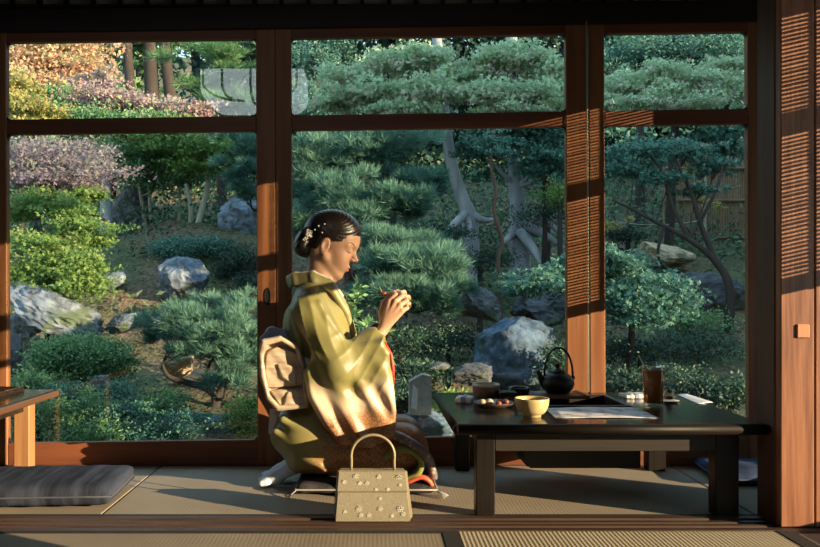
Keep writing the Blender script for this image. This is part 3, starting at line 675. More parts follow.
pts = [(hx0_, yh, BT - .004), (hx0_ + .001, yh, BT + .03)] + [(hc - hr * math.cos(a), yh, BT + .045 + (hz - BT - .045) * math.sin(a)) for a in np.linspace(.0, math.pi, 19)] + [(hx1_ - .001, yh, BT + .03), (hx1_, yh, BT - .004)]
obj('handle', MB().tube(pts, .0046, 10), mat('handle_leather', (.30, .24, .15), .4, .2, 100), B, True)
# ================================================================== THE KNEELING PERSON (facing +X, seen from her right)
CY = 2.95
def A(x, y, D=CY): return at(x, y, D)
EAR = A(328.7, 248); pitch = math.radians(22)
fv = np.array([math.cos(pitch), 0, -math.sin(pitch)]); uv = np.array([math.sin(pitch), 0, math.cos(pitch)]); sv = np.array([0, 1., 0])
yaw = math.radians(-5)                                    # a hair towards the viewer
fv, sv = fv * math.cos(yaw) + sv * math.sin(yaw), sv * math.cos(yaw) - fv * math.sin(yaw)
HM = np.stack([fv, sv, uv])                              # rows: forward, left, up
HC = EAR.copy()
def toH(p): return (p - HC) @ HM.T
def fromH(q): return HC + np.asarray(q, float) @ HM
def head_sdf(p):
    q = toH(p); q = q.copy(); q[:, 1] = np.abs(q[:, 1])
    d = ell(q, (-.006, 0, .050), (.094, .071, .078))
    d = smin(d, ell(q, (.046, 0, .052), (.051, .060, .050)), .03)            # forehead
    d = smin(d, ell(q, (.040, 0, -.012), (.050, .054, .070)), .03)           # face block
    d = smin(d, cap(q, (.006, .050, -.035), (.066, .016, -.080), .016, .014), .022)  # jaw
    d = smin(d, cap(q, (.072, 0, -.083), (.073, .010, -.081), .0135, .012), .016)    # chin
    d = smin(d, ell(q, (.060, .034, -.020), (.026, .022, .030)), .02)        # cheek
    d = smin(d, ell(q, (.070, 0, -.046), (.027, .030, .024)), .016)          # mouth mound
    d = smin(d, cap(q, (.082, .012, .038), (.070, .046, .034), .011, .009), .014)    # brow ridge
    d = smax(d, -ell(q, (.100, .034, .020), (.018, .018, .012)), .014)       # eye sockets
    d = smin(d, ell(q, (.0735, .031, .0205), (.0135, .0165, .0115)), .005)   # closed lid
    d = smin(d, cap(q, (.085, 0, .028), (.1085, 0, -.003), .0065, .0078), .011)      # nose bridge
    d = smin(d, ell(q, (.1115, 0, -.0045), (.0084, .0082, .0070)), .006)
    d = smin(d, ell(q, (.1005, .0105, -.010), (.0085, .0058, .0062)), .005)  # nostril wings
    d = smax(d, -ell(q, (.104, .0065, -.0185), (.005, .0032, .003)), .003)
    d = smin(d, ell(q, (.0955, 0, -.0395), (.0068, .0165, .0052)), .005)     # lips
    d = smin(d, ell(q, (.0935, 0, -.0505), (.0068, .0145, .0062)), .005)
    d = smax(d, -ell(q, (.101, 0, -.0448), (.006, .019, .0014)), .003)
    d = smax(d, -ell(q, (.098, 0, -.0655), (.009, .020, .006)), .008)
    e = ell(q, (-.004, .077, .000), (.0185, .0095, .0315))                     # ears
    e = smax(e, -ell(q, (.000, .0875, .004), (.0115, .0075, .020)), .004)
    e = smin(e, ell(q, (.004, .076, -.027), (.008, .006, .009)), .004)
    return smin(d, e, .006)
NB = A(319, 287)
def neck_sdf(p):
    a = fromH((-.018, 0, -.030)); return smin(cap(p, a, NB + np.array([.004, 0, .0]), .050, .053), cap(p, NB, A(316, 318), .055, .09), .03)

def hand_joints(side):                                   # side -1: near (right) hand
    def m(x, y, D):
        if side < 0: return at(x, y, D)
        q = at(x + 3.5, y - 1.5, D); return np.array([q[0], 2 * 2.905 - q[1], q[2]])
    W = m(380, 334, 2.835)
    K = [m(389.5, 302, 2.856), m(395.5, 301.5, 2.848), m(400, 305, 2.842), m(402, 311, 2.838)]
    P = [m(395.5, 295, 2.868), m(402, 296, 2.860), m(406.5, 301, 2.854), m(407, 308, 2.850)]
    Dd = [m(394, 293, 2.892), m(401, 293.5, 2.888), m(405.5, 298.5, 2.880), m(406.5, 305.5, 2.872)]
    Tt = [m(388.0, 294.5, 2.902), m(395.5, 294, 2.906), m(400.5, 298, 2.902), m(402, 304.5, 2.896)]
    Th = [m(382.5, 325, 2.860), m(381.5, 312, 2.880), m(384, 303, 2.894), m(388.5, 297.5, 2.902)]
    return W, K, P, Dd, Tt, Th
def hand_sdf(p, side):
    W, K, P, Dd, Tt, Th = hand_joints(side); d = None
    for i in range(4):
        e = cap(p, W * .86 + K[i] * .14, K[i], .0135, .0104); d = e if d is None else smin(d, e, .008)
    rs = [(.0100, .0092, .0080, .0068), (.0102, .0094, .0082, .0070), (.0096, .0088, .0077, .0067), (.0086, .0077, .0068, .0060)]
    for i in range(4): d = smin(d, chain(p, [K[i], P[i], Dd[i], Tt[i]], rs[i], .004), .0042)
    d = smin(d, chain(p, Th, [.0125, .0112, .0092, .0074], .006), .006)
    return d
ELB = {-1: at(338, 370, 2.75), 1: None}; ELB[1] = np.array([ELB[-1][0] + .02, 2 * 2.94 - ELB[-1][1], ELB[-1][2] + .01])
SH = {-1: np.array([-.222, 2.795, .640]), 1: np.array([-.216, 3.12, .640])}
def body_sdf(p):
    d = smin(head_sdf(p), neck_sdf(p), .018)
    d = smin(d, ell(p, A(318, 330), (.095, .135, .14)), .05)
    d = smin(d, ell(p, A(308, 385), (.095, .12, .12)), .05)
    d = smin(d, ell(p, A(305, 430), (.115, .15, .10)), .05)
    for s in (-1, 1):
        W = hand_joints(s)[0]
        d = smin(d, cap(p, SH[s], ELB[s], .045, .036), .03); d = smin(d, cap(p, ELB[s], W, .036, .0205), .012)
        d = smin(d, hand_sdf(p, s), .008)
        d = smin(d, cap(p, (-.21, CY + s * .085, .175), (.12, CY + s * .10, .145), .075, .06), .03)
        d = smin(d, cap(p, (.12, CY + s * .10, .115), (-.26, CY + s * .075, .095), .042, .034), .02)
    return d
skin_c = np.array([.52, .305, .205])
def skin_cols(V):
    q = toH(V); c = np.tile(skin_c, (len(V), 1)); s = np.abs(q[:, 1])
    lip = np.exp(-(((q[:, 0] - .096) / .012) ** 2 + (s / .017) ** 4 + ((q[:, 2] + .045) / .0105) ** 4))
    c = c * (1 - lip[:, None] * .7) + np.array([.46, .15, .12]) * lip[:, None] * .7
    ck = np.exp(-(((q[:, 0] - .075) / .025) ** 2 + ((s - .045) / .025) ** 2 + ((q[:, 2] + .018) / .022) ** 2))
    c = c * (1 - ck[:, None] * .22) + np.array([.62, .25, .19]) * ck[:, None] * .22
    return c
skin = colattr('skin', .48, .4); pb = skin.node_tree.nodes['Principled BSDF']
pb.inputs['Subsurface Weight'].default_value = .12; pb.inputs['Subsurface Radius'].default_value = (.012, .005, .003); pb.inputs['Subsurface Scale'].default_value = .6
V, Q = surface_net(body_sdf, (-.40, 2.60, .06), (.26, 3.26, 1.02), .0028)
person = link('person', fast_mesh('person', V, Q, skin_cols(V)), skin, None, True, (-.1, CY, .05))
tag(person, 'person in an olive kimono kneeling on a floor cushion, head bowed over raised hands', 'person')

# ---- hair
def hairline(F): return .024 + .020 * np.log1p(np.exp(np.clip((F - .052) / .016, -30, 30))) * 1.0 + .0012 * np.sin(F * 260)
def hair_sdf(p):
    q0 = toH(p); q = q0.copy(); q[:, 1] = np.abs(q[:, 1]); F, U = q[:, 0], q[:, 2]
    d = ell(q, (-.010, 0, .048), (.104, .081, .090))
    d = smin(d, ell(q, (.010, 0, .084), (.080, .071, .059)), .02)
    back = -.024 - .10 * np.maximum(.03 - U, 0)
    cut = np.maximum(back - F, U - hairline(F))
    d = smax(d, -cut, .011)
    d = smax(d, -.088 - U, .01)
    bun = smin(ell(q, (-.092, 0, -.014), (.036, .058, .050)), ell(q, (-.080, .022, -.040), (.030, .034, .026)), .012)
    bun = smin(bun, ell(q, (-.085, .030, .012), (.034, .034, .026)), .008)
    d = smin(d, bun, .010)
    w = np.sin((np.arctan2(U - .06, F + .02) * 1.0 + q[:, 1] * 9) * 34 + 2 * np.sin(U * 60)) * .0009
    return d + w
hair_m = mat('black_hair', (.018, .011, .009), .33, .4, 60, .12, 260, spec=.6, stretch=(1, 1, .3))
sdf_obj('hair', hair_sdf, EAR - .2, EAR + .2, .0032, hair_m, person)
side = lambda F, U, f: next((fromH((F, -s, U)) for s in np.linspace(.125, 0, 250) if f(fromH((F, -s, U))[None])[0] < 0), fromH((F, 0, U)))
pearl = mat('white_petal', (.85, .80, .76), .35); orn = MB()
for F, U, r in ((-.070, .028, .007), (-.078, .016, .0075), (-.080, .002, .007), (-.074, -.008, .0055), (-.084, .028, .006), (-.066, .014, .005), (-.085, -.006, .005)):
    p = side(F, U, hair_sdf)
    for k in range(5):
        a = k * 2 * math.pi / 5; c = p + (fv * math.cos(a) + uv * math.sin(a)) * r * .7 - sv * .002
        orn.lathe([(0, -.0016), (r * .5, 0), (0, .0016)], (0, 0, 0), 8); n0 = len(orn.v) - 8 * 3
        for i in range(n0, len(orn.v)):
            x, y, z = orn.v[i]; orn.v[i] = tuple(c + fv * x + uv * y - sv * z)
obj('hair_flower', orn, pearl, person)
orn = MB()
for F, U in ((-.034, .072), (-.030, .040), (-.052, .058), (-.060, .040)):
    p = side(F, U, hair_sdf); obj('hair_pearl', MB().lathe([(.0032 * math.cos(a), .0032 * math.sin(a)) for a in np.linspace(-1.57, 1.57, 7)], p, 10), pearl, person, True)
# ---- brow and lashes on both sides
def face_pt(F, U, s):
    lo = None
    for S in np.linspace(.09, .0, 400):
        p = fromH((F, s * S, U))
        if head_sdf(p[None])[0] < 0: return p
    return fromH((F, 0, U))
dk = mat('brow_dark', (.035, .022, .018), .6)
for s in (-1, 1):
    obj('eyebrow', MB().tube([face_pt(F, U, s) for F, U in ((.091, .040), (.086, .044), (.078, .046), (.068, .042))], [.0012, .0019, .0017, .0008], 6), dk, person)
    obj('eyelashes', MB().tube([face_pt(F, U, s) + fv * .001 for F, U in ((.0868, .0135), (.0845, .0115), (.080, .0105), (.074, .0115), (.068, .0145))], [.0007, .0012, .0014, .0014, .0007], 6), dk, person)

# ---- kimono: trunk, lap, collar
bb = lambda x, y, D=CY: tuple(A(x, y, D))
def lathe_angle(p): return np.arctan2(p[:, 1] - CY, p[:, 0] + .22)
def kimono_sdf(p):
    d = ell(p, A(315, 318), (.108, .175, .085))
    for s in (-1, 1):
        d = smin(d, cap(p, NB + np.array([-.026, s * .045, -.024]), SH[s] + np.array([0, -s * .01, .0]), .056, .064), .04)
    d = smin(d, ell(p, A(318, 338), (.128, .165, .13)), .05)
    d = smin(d, ell(p, A(313, 380), (.120, .150, .13)), .05)
    d = smin(d, ell(p, A(308, 430), (.142, .185, .125)), .06)
    for s in (-1, 1):
        d = smin(d, cap(p, (-.20, CY + s * .09, .170), (.115, CY + s * .095, .150), .105, .085), .04)
        d = smin(d, cap(p, (.10, CY + s * .09, .115), (-.25, CY + s * .075, .105), .062, .058), .03)
    d = smax(d, .050 - p[:, 2], .012)
    # folds of the cloth
    x, y, z = p[:, 0], p[:, 1] - CY, p[:, 2]
    d = d + .0035 * np.sin(38 * (x * .8 + z * .6) + 3 * np.sin(9 * z)) * np.clip((.30 - z) / .15, 0, 1) + .0012 * np.sin(60 * (x * .75 - z * .66) + 2.2 * np.sin(13 * x)) 
    for a, b, r in (((330, 322, 2.80), (352, 350, 2.84), .012), ((296, 310, 2.775), (300, 355, 2.79), .012), ((276, 432, 2.80), (325, 470, 2.77), .012), ((283, 420, 2.79), (345, 452, 2.77), .014), ((345, 455, 2.79), (415, 462, 2.79), .012), ((345, 428, 2.79), (412, 437, 2.81), .012)):
        d = smin(d, cap(p, at(*a), at(*b), r, r * .7), .018)
    # opening around the neck, standing away from the nape
    d = smax(d, -cap(p, NB + np.array([-.012, 0, -.012]), NB + np.array([-.022, 0, .12]), .058, .072), .010)
    return d
OL = np.array([.238, .220, .084]); OLD = np.array([.185, .162, .060])
def kim_cols(V):
    n = np.array([mnoise.noise(Vector((v[0] * 5, v[1] * 5, v[2] * 5))) for v in V])[:, None]
    c = OL * (.5 + .5 * np.clip(n + .6, 0, 1)) + OLD * (.5 - .5 * np.clip(n + .6, 0, 1))
    px = VX + V[:, 0] * F_PX / V[:, 1]; py = VY - (V[:, 2] - CAMZ) * F_PX / V[:, 1]
    lap = 1 / (1 + np.exp(-((px - 330) + (py - 430) * .35) / 9.)); lap *= 1 / (1 + np.exp(-(py - 412) / 5.))
    lap = np.clip(lap, 0, 1)[:, None]
    c = c * (1 - lap) + np.array([.33, .155, .072]) * lap
    return np.concatenate([np.clip(c, 0, 1), lap], 1)
silk = colattr('olive_silk', .42, .5, .0, .12, 420, (1, 1, 1), pattern=(58, (.35, .22, .16)))
kim = sdf_obj('kimono', kimono_sdf, (-.46, 2.62, .03), (.32, 3.30, .80), .0045, silk, person, kim_cols)
def collar_sdf(p):                                       # broad band round the neck, crossing in front
    pts = [(-.306, 0, .752), (-.284, .055, .760), (-.216, .078, .764), (-.150, .066, .735), (-.100, .042, .650), (-.074, .022, .56)]
    d = None
    for s in (-1, 1):
        for i in range(5):
            a = np.array(pts[i]) * [1, s, 1] + [0, CY, 0]; b = np.array(pts[i + 1]) * [1, s, 1] + [0, CY, 0]
            e = None
            for k in (0, 1, 2):
                off = np.array([.004, s * .005, -.015]) * k + np.array([0, 0, .004])
                e1 = cap(p, a + off, b + off, .0085); e = e1 if e is None else smin(e, e1, .018)
            d = e if d is None else smin(d, e, .010)
    return d
col_o = sdf_obj('collar', collar_sdf, (-.36, 2.80, .50), (-.02, 3.10, .82), .0035, mat('olive_collar_silk', (.29, .26, .115), .42, .15, 30, .05, 300), kim)
def incol_sdf(p):
    pts = [(-.298, 0, .762), (-.276, .046, .769), (-.212, .066, .774), (-.152, .054, .750), (-.112, .034, .690)]
    d = None
    for s in (-1, 1):
        for i in range(4):
            e = cap(p, np.array(pts[i]) * [1, s, 1] + [0, CY, 0], np.array(pts[i + 1]) * [1, s, 1] + [0, CY, 0], .0065); d = e if d is None else smin(d, e, .01)
    return d
sdf_obj('inner_collar', incol_sdf, (-.36, 2.80, .58), (-.04, 3.10, .82), .003, mat('cream_under_collar', (.70, .62, .46), .7), kim)

# ---- sleeves
SL = [(322, 338), (352, 345), (383, 338), (390, 352), (393, 378), (396, 410), (395, 436), (372, 447), (340, 444), (322, 424), (308, 398), (304, 372)]
def sleeve_sdf(s):
    sh, el, wr = SH[s], ELB[s], hand_joints(s)[0]
    if s < 0: y0, y1 = 2.728, 2.794
    else: y0, y1 = 3.09, 3.15
    ym = (y0 + y1) / 2; poly = [(at(x, y, ym if s < 0 else 2.735)[0] + (0 if s < 0 else .01), at(x, y, ym if s < 0 else 2.735)[2]) for x, y in SL]
    cuff = el * .16 + wr * .84
    def f(p):
        d = cap(p, sh + np.array([.004, s * .004, 0]), el + np.array([0, 0, .012]), .066, .060)
        d = smin(d, cap(p, el, cuff, .060, .047), .03)
        q = p.copy(); x, z = p[:, 0], p[:, 2]
        hang = np.clip((.50 - z) / .10, 0, 1)
        q[:, 1] = p[:, 1] + s * (-.004 + .0065 * np.sin(78 * (x * .9 + z * .42) + .8) + .0045 * np.sin(41 * (x * .9 + z * .5) + 2.) + .002 * np.sin(120 * (x * .8 + z * .6))) * hang
        d = smin(d, slab(q, poly, y0, y1, .022), .03)
        for a, b, r in (((311, 306), (333, 352), .011), ((319, 304), (345, 356), .010), ((326, 316), (350, 349), .009), ((318, 345), (352, 372), .011), ((328, 366), (372, 378), .012), ((352, 372), (384, 352), .010), ((322, 388), (362, 405), .010), ((314, 380), (336, 432), .010)):
            yy = 2.740 if s < 0 else 3.165
            A_ = at(*a, 2.713); B_ = at(*b, 2.713); A_[1] = yy; B_[1] = yy
            if a[1] < 320: A_[1] = 2.740 if s < 0 else 3.175
            d = smin(d, cap(p, A_, B_, r * .62, r * .40), .022)
        for a, b, r in ():
            yy = 2.715 if s < 0 else 3.19
            A_ = at(*a, 2.70); B_ = at(*b, 2.70); A_[1] = yy; B_[1] = yy
            d = smax(d, -cap(p, A_, B_, r), .018)
        ax = (wr - el) / np.linalg.norm(wr - el)                            # open cuff
        d = smax(d, (p - cuff) @ ax - .0, .006) if False else d
        d = smax(d, -cap(p, cuff - ax * .03, cuff + ax * .10, .036, .040), .004)
        pxx, pzz = x, z; u = 95 * (.89 * pxx + .45 * pzz) + 1.6 * np.sin(17 * pzz + 5 * pxx); v = 60 * (.75 * pxx - .66 * pzz) + 1.3 * np.sin(21 * pxx)
        up = np.clip((pzz - .46) / .05, 0, 1); lw = np.clip((.60 - pzz) / .06, 0, 1) * np.clip((pzz - .34) / .06, 0, 1) * np.clip((pxx + .16) / .05, 0, 1)
        return d + up * .0045 * (np.abs(np.sin(u)) ** .6 - .7) * (.5 + .5 * np.sin(9 * pzz + 14 * pxx)) + lw * .0035 * (np.abs(np.sin(v)) ** .6 - .7)
    return f
def sl_cols(V):
    px = VX + V[:, 0] * F_PX / 2.735; py = VY - (V[:, 2] - CAMZ) * F_PX / 2.735
    n = np.array([mnoise.noise(Vector((v[0] * 22, v[1] * 8, v[2] * 22))) for v in V]); n2 = np.array([mnoise.noise(Vector((v[0] * 9, 3, v[2] * 9))) for v in V])
    sg = lambda t: 1 / (1 + np.exp(-t))
    dist = (py - (385 + 15 * np.exp(-((px - 344) / 17) ** 2) - np.maximum(0, px - 362) * .22) + n2 * 3) / 2.6
    a = sg(dist)[:, None]
    olive = OL * (.86 + .18 * n2[:, None]); cream = np.array([.66, .53, .39]); pink = np.array([.58, .36, .27])
    mid = cream + (pink - cream) * np.clip(n * 1.4 - .05, 0, 1)[:, None]
    red = np.exp(-(((px - 356) / 9) ** 2 + ((py - 384) / 4) ** 2))[:, None]
    mid = mid * (1 - .75 * red) + np.array([.62, .16, .10]) * .75 * red
    br = sg((py - (414 - (px - 350) * .12) + n2 * 8) / 3.0)[:, None]
    c = olive * (1 - a) + mid * a; c = c * (1 - br) + np.array([.36, .18, .085]) * br
    return np.concatenate([np.clip(c, 0, 1), br], 1)
slv = colattr('dyed_sleeve_silk', .40, .5, .0, .10, 420, pattern=(75, (.35, .22, .16)))
for s in (-1, 1):
    o = sdf_obj('sleeve', sleeve_sdf(s), (-.33, 2.62 if s < 0 else 2.98, .12), (.13, 2.92 if s < 0 else 3.30, .76), .004, slv, kim, sl_cols)
# red lining showing along the sleeve opening
rl = MB().tube([at(385, 342, 2.745), at(391, 355, 2.745), at(392.8, 368, 2.745), at(393.6, 384, 2.745)], [.003, .006, .0065, .003], 8)
obj('red_lining', rl, mat('red_silk', (.55, .05, .03), .5), kim, True)
# patterned front hem curling round the knee, with green and red under layers
def band(path, wid, th, name, m_, parent, seg=26):
    P = [np.array(p) for p in path]; m = len(P)
    def cr(t):
        i = min(int(t), m - 2); u = t - i; p0, p1, p2, p3 = P[max(i - 1, 0)], P[i], P[i + 1], P[min(i + 2, m - 1)]
        return .5 * (2 * p1 + (p2 - p0) * u + (2 * p0 - 5 * p1 + 4 * p2 - p3) * u * u + (3 * p1 - p0 - 3 * p2 + p3) * u ** 3)
    pts = [cr(t) for t in np.linspace(0, m - 1.0001, seg)]
    b = MB(); vs = []; fs = []
    for i, p in enumerate(pts):
        t = pts[min(i + 1, seg - 1)] - pts[max(i - 1, 0)]; t /= np.linalg.norm(t); nrm = np.array([-t[2], 0, t[0]]); nrm /= np.linalg.norm(nrm) + 1e-9
        k = .6 + .4 * math.sin(math.pi * i / (seg - 1))
        for sy, sn in ((-1, -1), (-1, 1), (-.2, 1.5), (1, 1), (1, -1)): vs.append(p + np.array([0, sy * wid * .5 * k, 0]) + nrm * sn * th)
    for i in range(seg - 1):
        for q in range(5): fs.append((i * 5 + q, i * 5 + (q + 1) % 5, i * 5 + 5 + (q + 1) % 5, i * 5 + 5 + q))
    fs += [(4, 3, 2, 1, 0), tuple((seg - 1) * 5 + q for q in range(5))]
    return obj(name, b.add(vs, fs), m_, parent, True)
hemm, t_, N_, L_, b_ = nt('patterned_hem_silk'); tc = N_.new('ShaderNodeTexCoord'); v_ = N_.new('ShaderNodeTexVoronoi'); v_.inputs['Scale'].default_value = 55; L_.new(tc.outputs['Object'], v_.inputs['Vector'])
rr = ramp(N_, [(.1, (.42, .33, .30)), (.35, (.20, .145, .14)), (.7, (.13, .10, .11))]); L_.new(v_.outputs['Distance'], rr.inputs[0]); L_.new(rr.outputs[0], b_.inputs['Base Color']); b_.inputs['Roughness'].default_value = .5
hd = 2.80
band([at(372, 437, hd), at(392, 434, hd), at(408, 440, hd), at(422, 450, hd), at(430, 463, hd), at(433, 478, hd)], .12, .011, 'kimono_hem', hemm, kim)
band([at(384, 458, 2.775), at(400, 449, 2.775), at(414, 452, 2.775), at(421, 462, 2.775), at(416, 474, 2.775), at(402, 481, 2.775)], .05, .010, 'green_under_layer', mat('green_lining', (.24, .26, .075), .5, .3, 40), kim)
band([at(408, 482, 2.765), at(420, 477, 2.765), at(428, 480, 2.765), at(432, 486, 2.765)], .035, .006, 'red_under_layer', mat('vermilion_lining', (.55, .10, .05), .5), kim)

# ---- obi: wrapped sash, box-shaped drum knot on the back, scarf at its top as painted sky light
obm, t_, N_, L_, b_ = nt('beige_brocade'); tc = N_.new('ShaderNodeTexCoord'); b_.inputs['Roughness'].default_value = .38; b_.inputs['Specular IOR Level'].default_value = .6
mp = N_.new('ShaderNodeMapping'); mp.inputs['Scale'].default_value = (3, 1, 22); L_.new(tc.outputs['Object'], mp.inputs[0]); n_ = N_.new('ShaderNodeTexNoise'); n_.inputs['Scale'].default_value = 3.2; n_.inputs['Detail'].default_value = 4; L_.new(mp.outputs[0], n_.inputs[0])
rr = ramp(N_, [(.35, (.36, .275, .20)), (.6, (.52, .42, .32)), (.75, (.64, .56, .45))]); L_.new(n_.outputs['Fac'], rr.inputs[0]); L_.new(rr.outputs[0], b_.inputs['Base Color'])
def sash(p):
    return np.maximum(ell(p, A(313, 372), (.128, .160, .145)) , np.abs(p[:, 2] - .425) - .085)
obi = sdf_obj('obi', sash, (-.42, 2.72, .30), (-.02, 3.2, .55), .005, obm, person)
DP = [(259, 352), (263, 339), (281, 335), (299, 345), (308, 372), (309, 407), (278, 410), (267, 398), (261, 376)]
def drum_loop(p):
    k = [(at(x, y, 2.79)[0], at(x, y, 2.79)[2]) for x, y in DP]
    d = slab(p, k, 2.752, 3.09, .012)
    cx, cz = at(287, 373, 2.79)[0], at(287, 373, 2.79)[2]
    kin = [(cx + (x - cx) * .80 , cz + (z - cz) * .84) for x, z in k]
    inner = slab(p, kin, 2.70, 2.786, .006)
    return smax(d, -inner, .006) + .0012 * np.sin(60 * p[:, 2] + 20 * p[:, 0])
sdf_obj('drum_knot', drum_loop, (-.46, 2.72, .26), (-.18, 3.14, .58), .0035, obm, obi)
def drum_fold(p):                                       # tucked tail and folds inside the knot's near end
    f = lambda pts, y0, y1: slab(p, [(at(x, y, 2.78)[0], at(x, y, 2.78)[2]) for x, y in pts], y0, y1, .005)
    d = f([(267, 352), (277, 346), (296, 353), (303, 372), (304, 385), (268, 388), (265, 370)], 2.772, 2.82)
    d = np.minimum(d, f([(277, 363), (296, 366), (297, 386), (283, 377)], 2.762, 2.80))
    d = np.minimum(d, f([(270, 390), (304, 388), (305, 403), (281, 406)], 2.766, 2.82))
    d = np.minimum(d, f([(283, 406), (288, 391), (298, 390), (302, 404)], 2.758, 2.80))
    return d + .0012 * np.sin(110 * (p[:, 0] + p[:, 2]))
sdf_obj('drum_fold', drum_fold, (-.42, 2.74, .27), (-.20, 2.84, .54), .003, obm, obi)
def sky_rim(p):  # sky light along the knot's top, made as a pale blue roll
    return smin(chain(p, [at(262, 339, 2.86), at(272, 333, 2.87), at(284, 334, 2.87), at(298, 343, 2.84)], [.010, .018, .018, .012], .01), cap(p, at(272, 333, 2.87), at(276, 332, 3.0), .018, .017), .02)
sdf_obj('obi_sky_rim', sky_rim, (-.45, 2.80, .48), (-.2, 3.06, .62), .004, mat('sky_rim_blue', (.40, .43, .56), .7, .15, 60, .1, 200), obi)
tl = MB()
kk = [(at(x, y, 2.85)[0], at(x, y, 2.85)[2]) for x, y in ((270, 409), (281, 410), (276, 424), (272, 434), (268.5, 433))]
obj('obi_tail', tl.prism(kk, 2.845, 2.852), mat('pale_tail_silk', (.62, .56, .55), .6), obi)
obj('obi_cord', MB().tube([np.array([-.22 + .132 * math.cos(a), CY + .163 * math.sin(a), .42]) for a in np.linspace(-2.2, 2.2, 30)], .005, 8), mat('cream_cord', (.62, .5, .3), .6), obi, True)

# ---- white split-toed socks, blue of the sky put into the colour
sock = mat('sky_tinted_sock', (.62, .68, .82), .8, .08, 60, .1, 300)
for s in (-1, 1):
    def sk(p, s=s):
        y = CY + s * .043 - .006
        d = chain(p, [(-.235, y, .098), (-.285, y - .004, .075), (-.345, y - .008, .036), (-.388, y - .012, .021)], [.030, .028, .023, .015], .02)
        d = smin(d, cap(p, (-.385, y + .012, .020), (-.402, y + .014, .018), .015, .013), .008)
        d = smin(d, cap(p, (-.380, y - .026, .018), (-.396, y - .030, .016), .015, .012), .010)
        return smax(d, .0035 - p[:, 2], .006)
    sdf_obj('tabi_sock', sk, (-.46, 2.78, .0), (-.18, 3.12, .15), .0035, sock, person)

# ---- what the hands hold
W, K, P_, D_, Tt, Th = hand_joints(-1)
hc_ = Th[3] * .5 + Tt[0] * .5 + np.array([-.012, .0, .003])
st = thing('confection_pick', 'slim bamboo pick with a small brown sweet held between the fingertips', 'pick', hc_)
obj('stick', MB().tube([hc_ + np.array([.010, .0, -.020]), hc_ + np.array([-.010, -.006, .010]), hc_ + np.array([-.020, -.010, .030])], [.0013, .0014, .0010], 6), mat('bamboo_pick', (.55, .42, .24), .5), st, True)
obj('sweet', MB().lathe([(0, -.009), (.008, -.006), (.0105, 0), (.008, .006), (0, .009)], hc_ + np.array([-.004, -.004, .006]), 16), swm, st, True)
# ================================================================== GARDEN
def ground_z(X, D):
    X = np.asarray(X, float); D = np.asarray(D, float)
    z = np.interp(D, [3.4, 4.5, 6, 7, 8, 9, 10, 12, 16, 22, 30], [-.30, -.22, -.02, .25, .60, .95, 1.22, 1.65, 3.1, 6.2, 9.5])
    z = z + .42 * np.exp(-(((X + 2.0) / 1.5) ** 2 + ((D - 9.2) / 1.3) ** 2))
    z = z - .30 * np.exp(-(((X - 1.2) / 1.3) ** 2 + ((D - 7.6) / 1.6) ** 2))
    z = z + .06 * np.sin(1.7 * X + .6 * D) * np.sin(1.3 * D - .5 * X) + .03 * np.sin(4.1 * X + 2) * np.sin(3.7 * D)
    return z
def gpt(px, D, dz=0.): X = (px - VX) * D / F_PX; return np.array([X, D, float(ground_z(X, D)) + dz])
nx, ny = 150, 150
xs = np.linspace(-16, 16, nx); ys = np.concatenate([np.linspace(3.36, 13, 100), np.linspace(13.3, 30, 50)])
GX, GY = np.meshgrid(xs, ys); GZ = ground_z(GX, GY) + rng.normal(0, .012, GX.shape)
V = np.stack([GX, GY, GZ], -1).reshape(-1, 3); i = np.arange(ny - 1)[:, None] * nx + np.arange(nx - 1)[None]
Q = np.stack([i, i + 1, i + nx + 1, i + nx], -1).reshape(-1, 4)
gm, t_, N_, L_, b_ = nt('garden_soil'); b_.inputs['Roughness'].default_value = .95; tc = N_.new('ShaderNodeTexCoord')
n1 = N_.new('ShaderNodeTexNoise'); n1.inputs['Scale'].default_value = 1.1; n1.inputs['Detail'].default_value = 6; n2 = N_.new('ShaderNodeTexNoise'); n2.inputs['Scale'].default_value = 26; n2.inputs['Detail'].default_value = 5
L_.new(tc.outputs['Object'], n1.inputs[0]); L_.new(tc.outputs['Object'], n2.inputs[0])
r1 = ramp(N_, [(.42, (.17, .125, .085)), (.56, (.085, .11, .05))]); r2 = ramp(N_, [(.3, (.35, .35, .35)), (.7, (1.3, 1.25, 1.15))]); L_.new(n1.outputs['Fac'], r1.inputs[0]); L_.new(n2.outputs['Fac'], r2.inputs[0])
mx = N_.new('ShaderNodeMix'); mx.data_type = 'RGBA'; mx.blend_type = 'MULTIPLY'; mx.inputs[0].default_value = 1; L_.new(r1.outputs[0], mx.inputs[6]); L_.new(r2.outputs[0], mx.inputs[7]); L_.new(mx.outputs[2], b_.inputs['Base Color'])
bp = N_.new('ShaderNodeBump'); bp.inputs['Strength'].default_value = .8; bp.inputs['Distance'].default_value = .04; L_.new(n2.outputs['Fac'], bp.inputs['Height']); L_.new(bp.outputs[0], b_.inputs['Normal'])
gr = link('ground', fast_mesh('ground', V, Q), gm, None, True); gr['kind'] = 'structure'

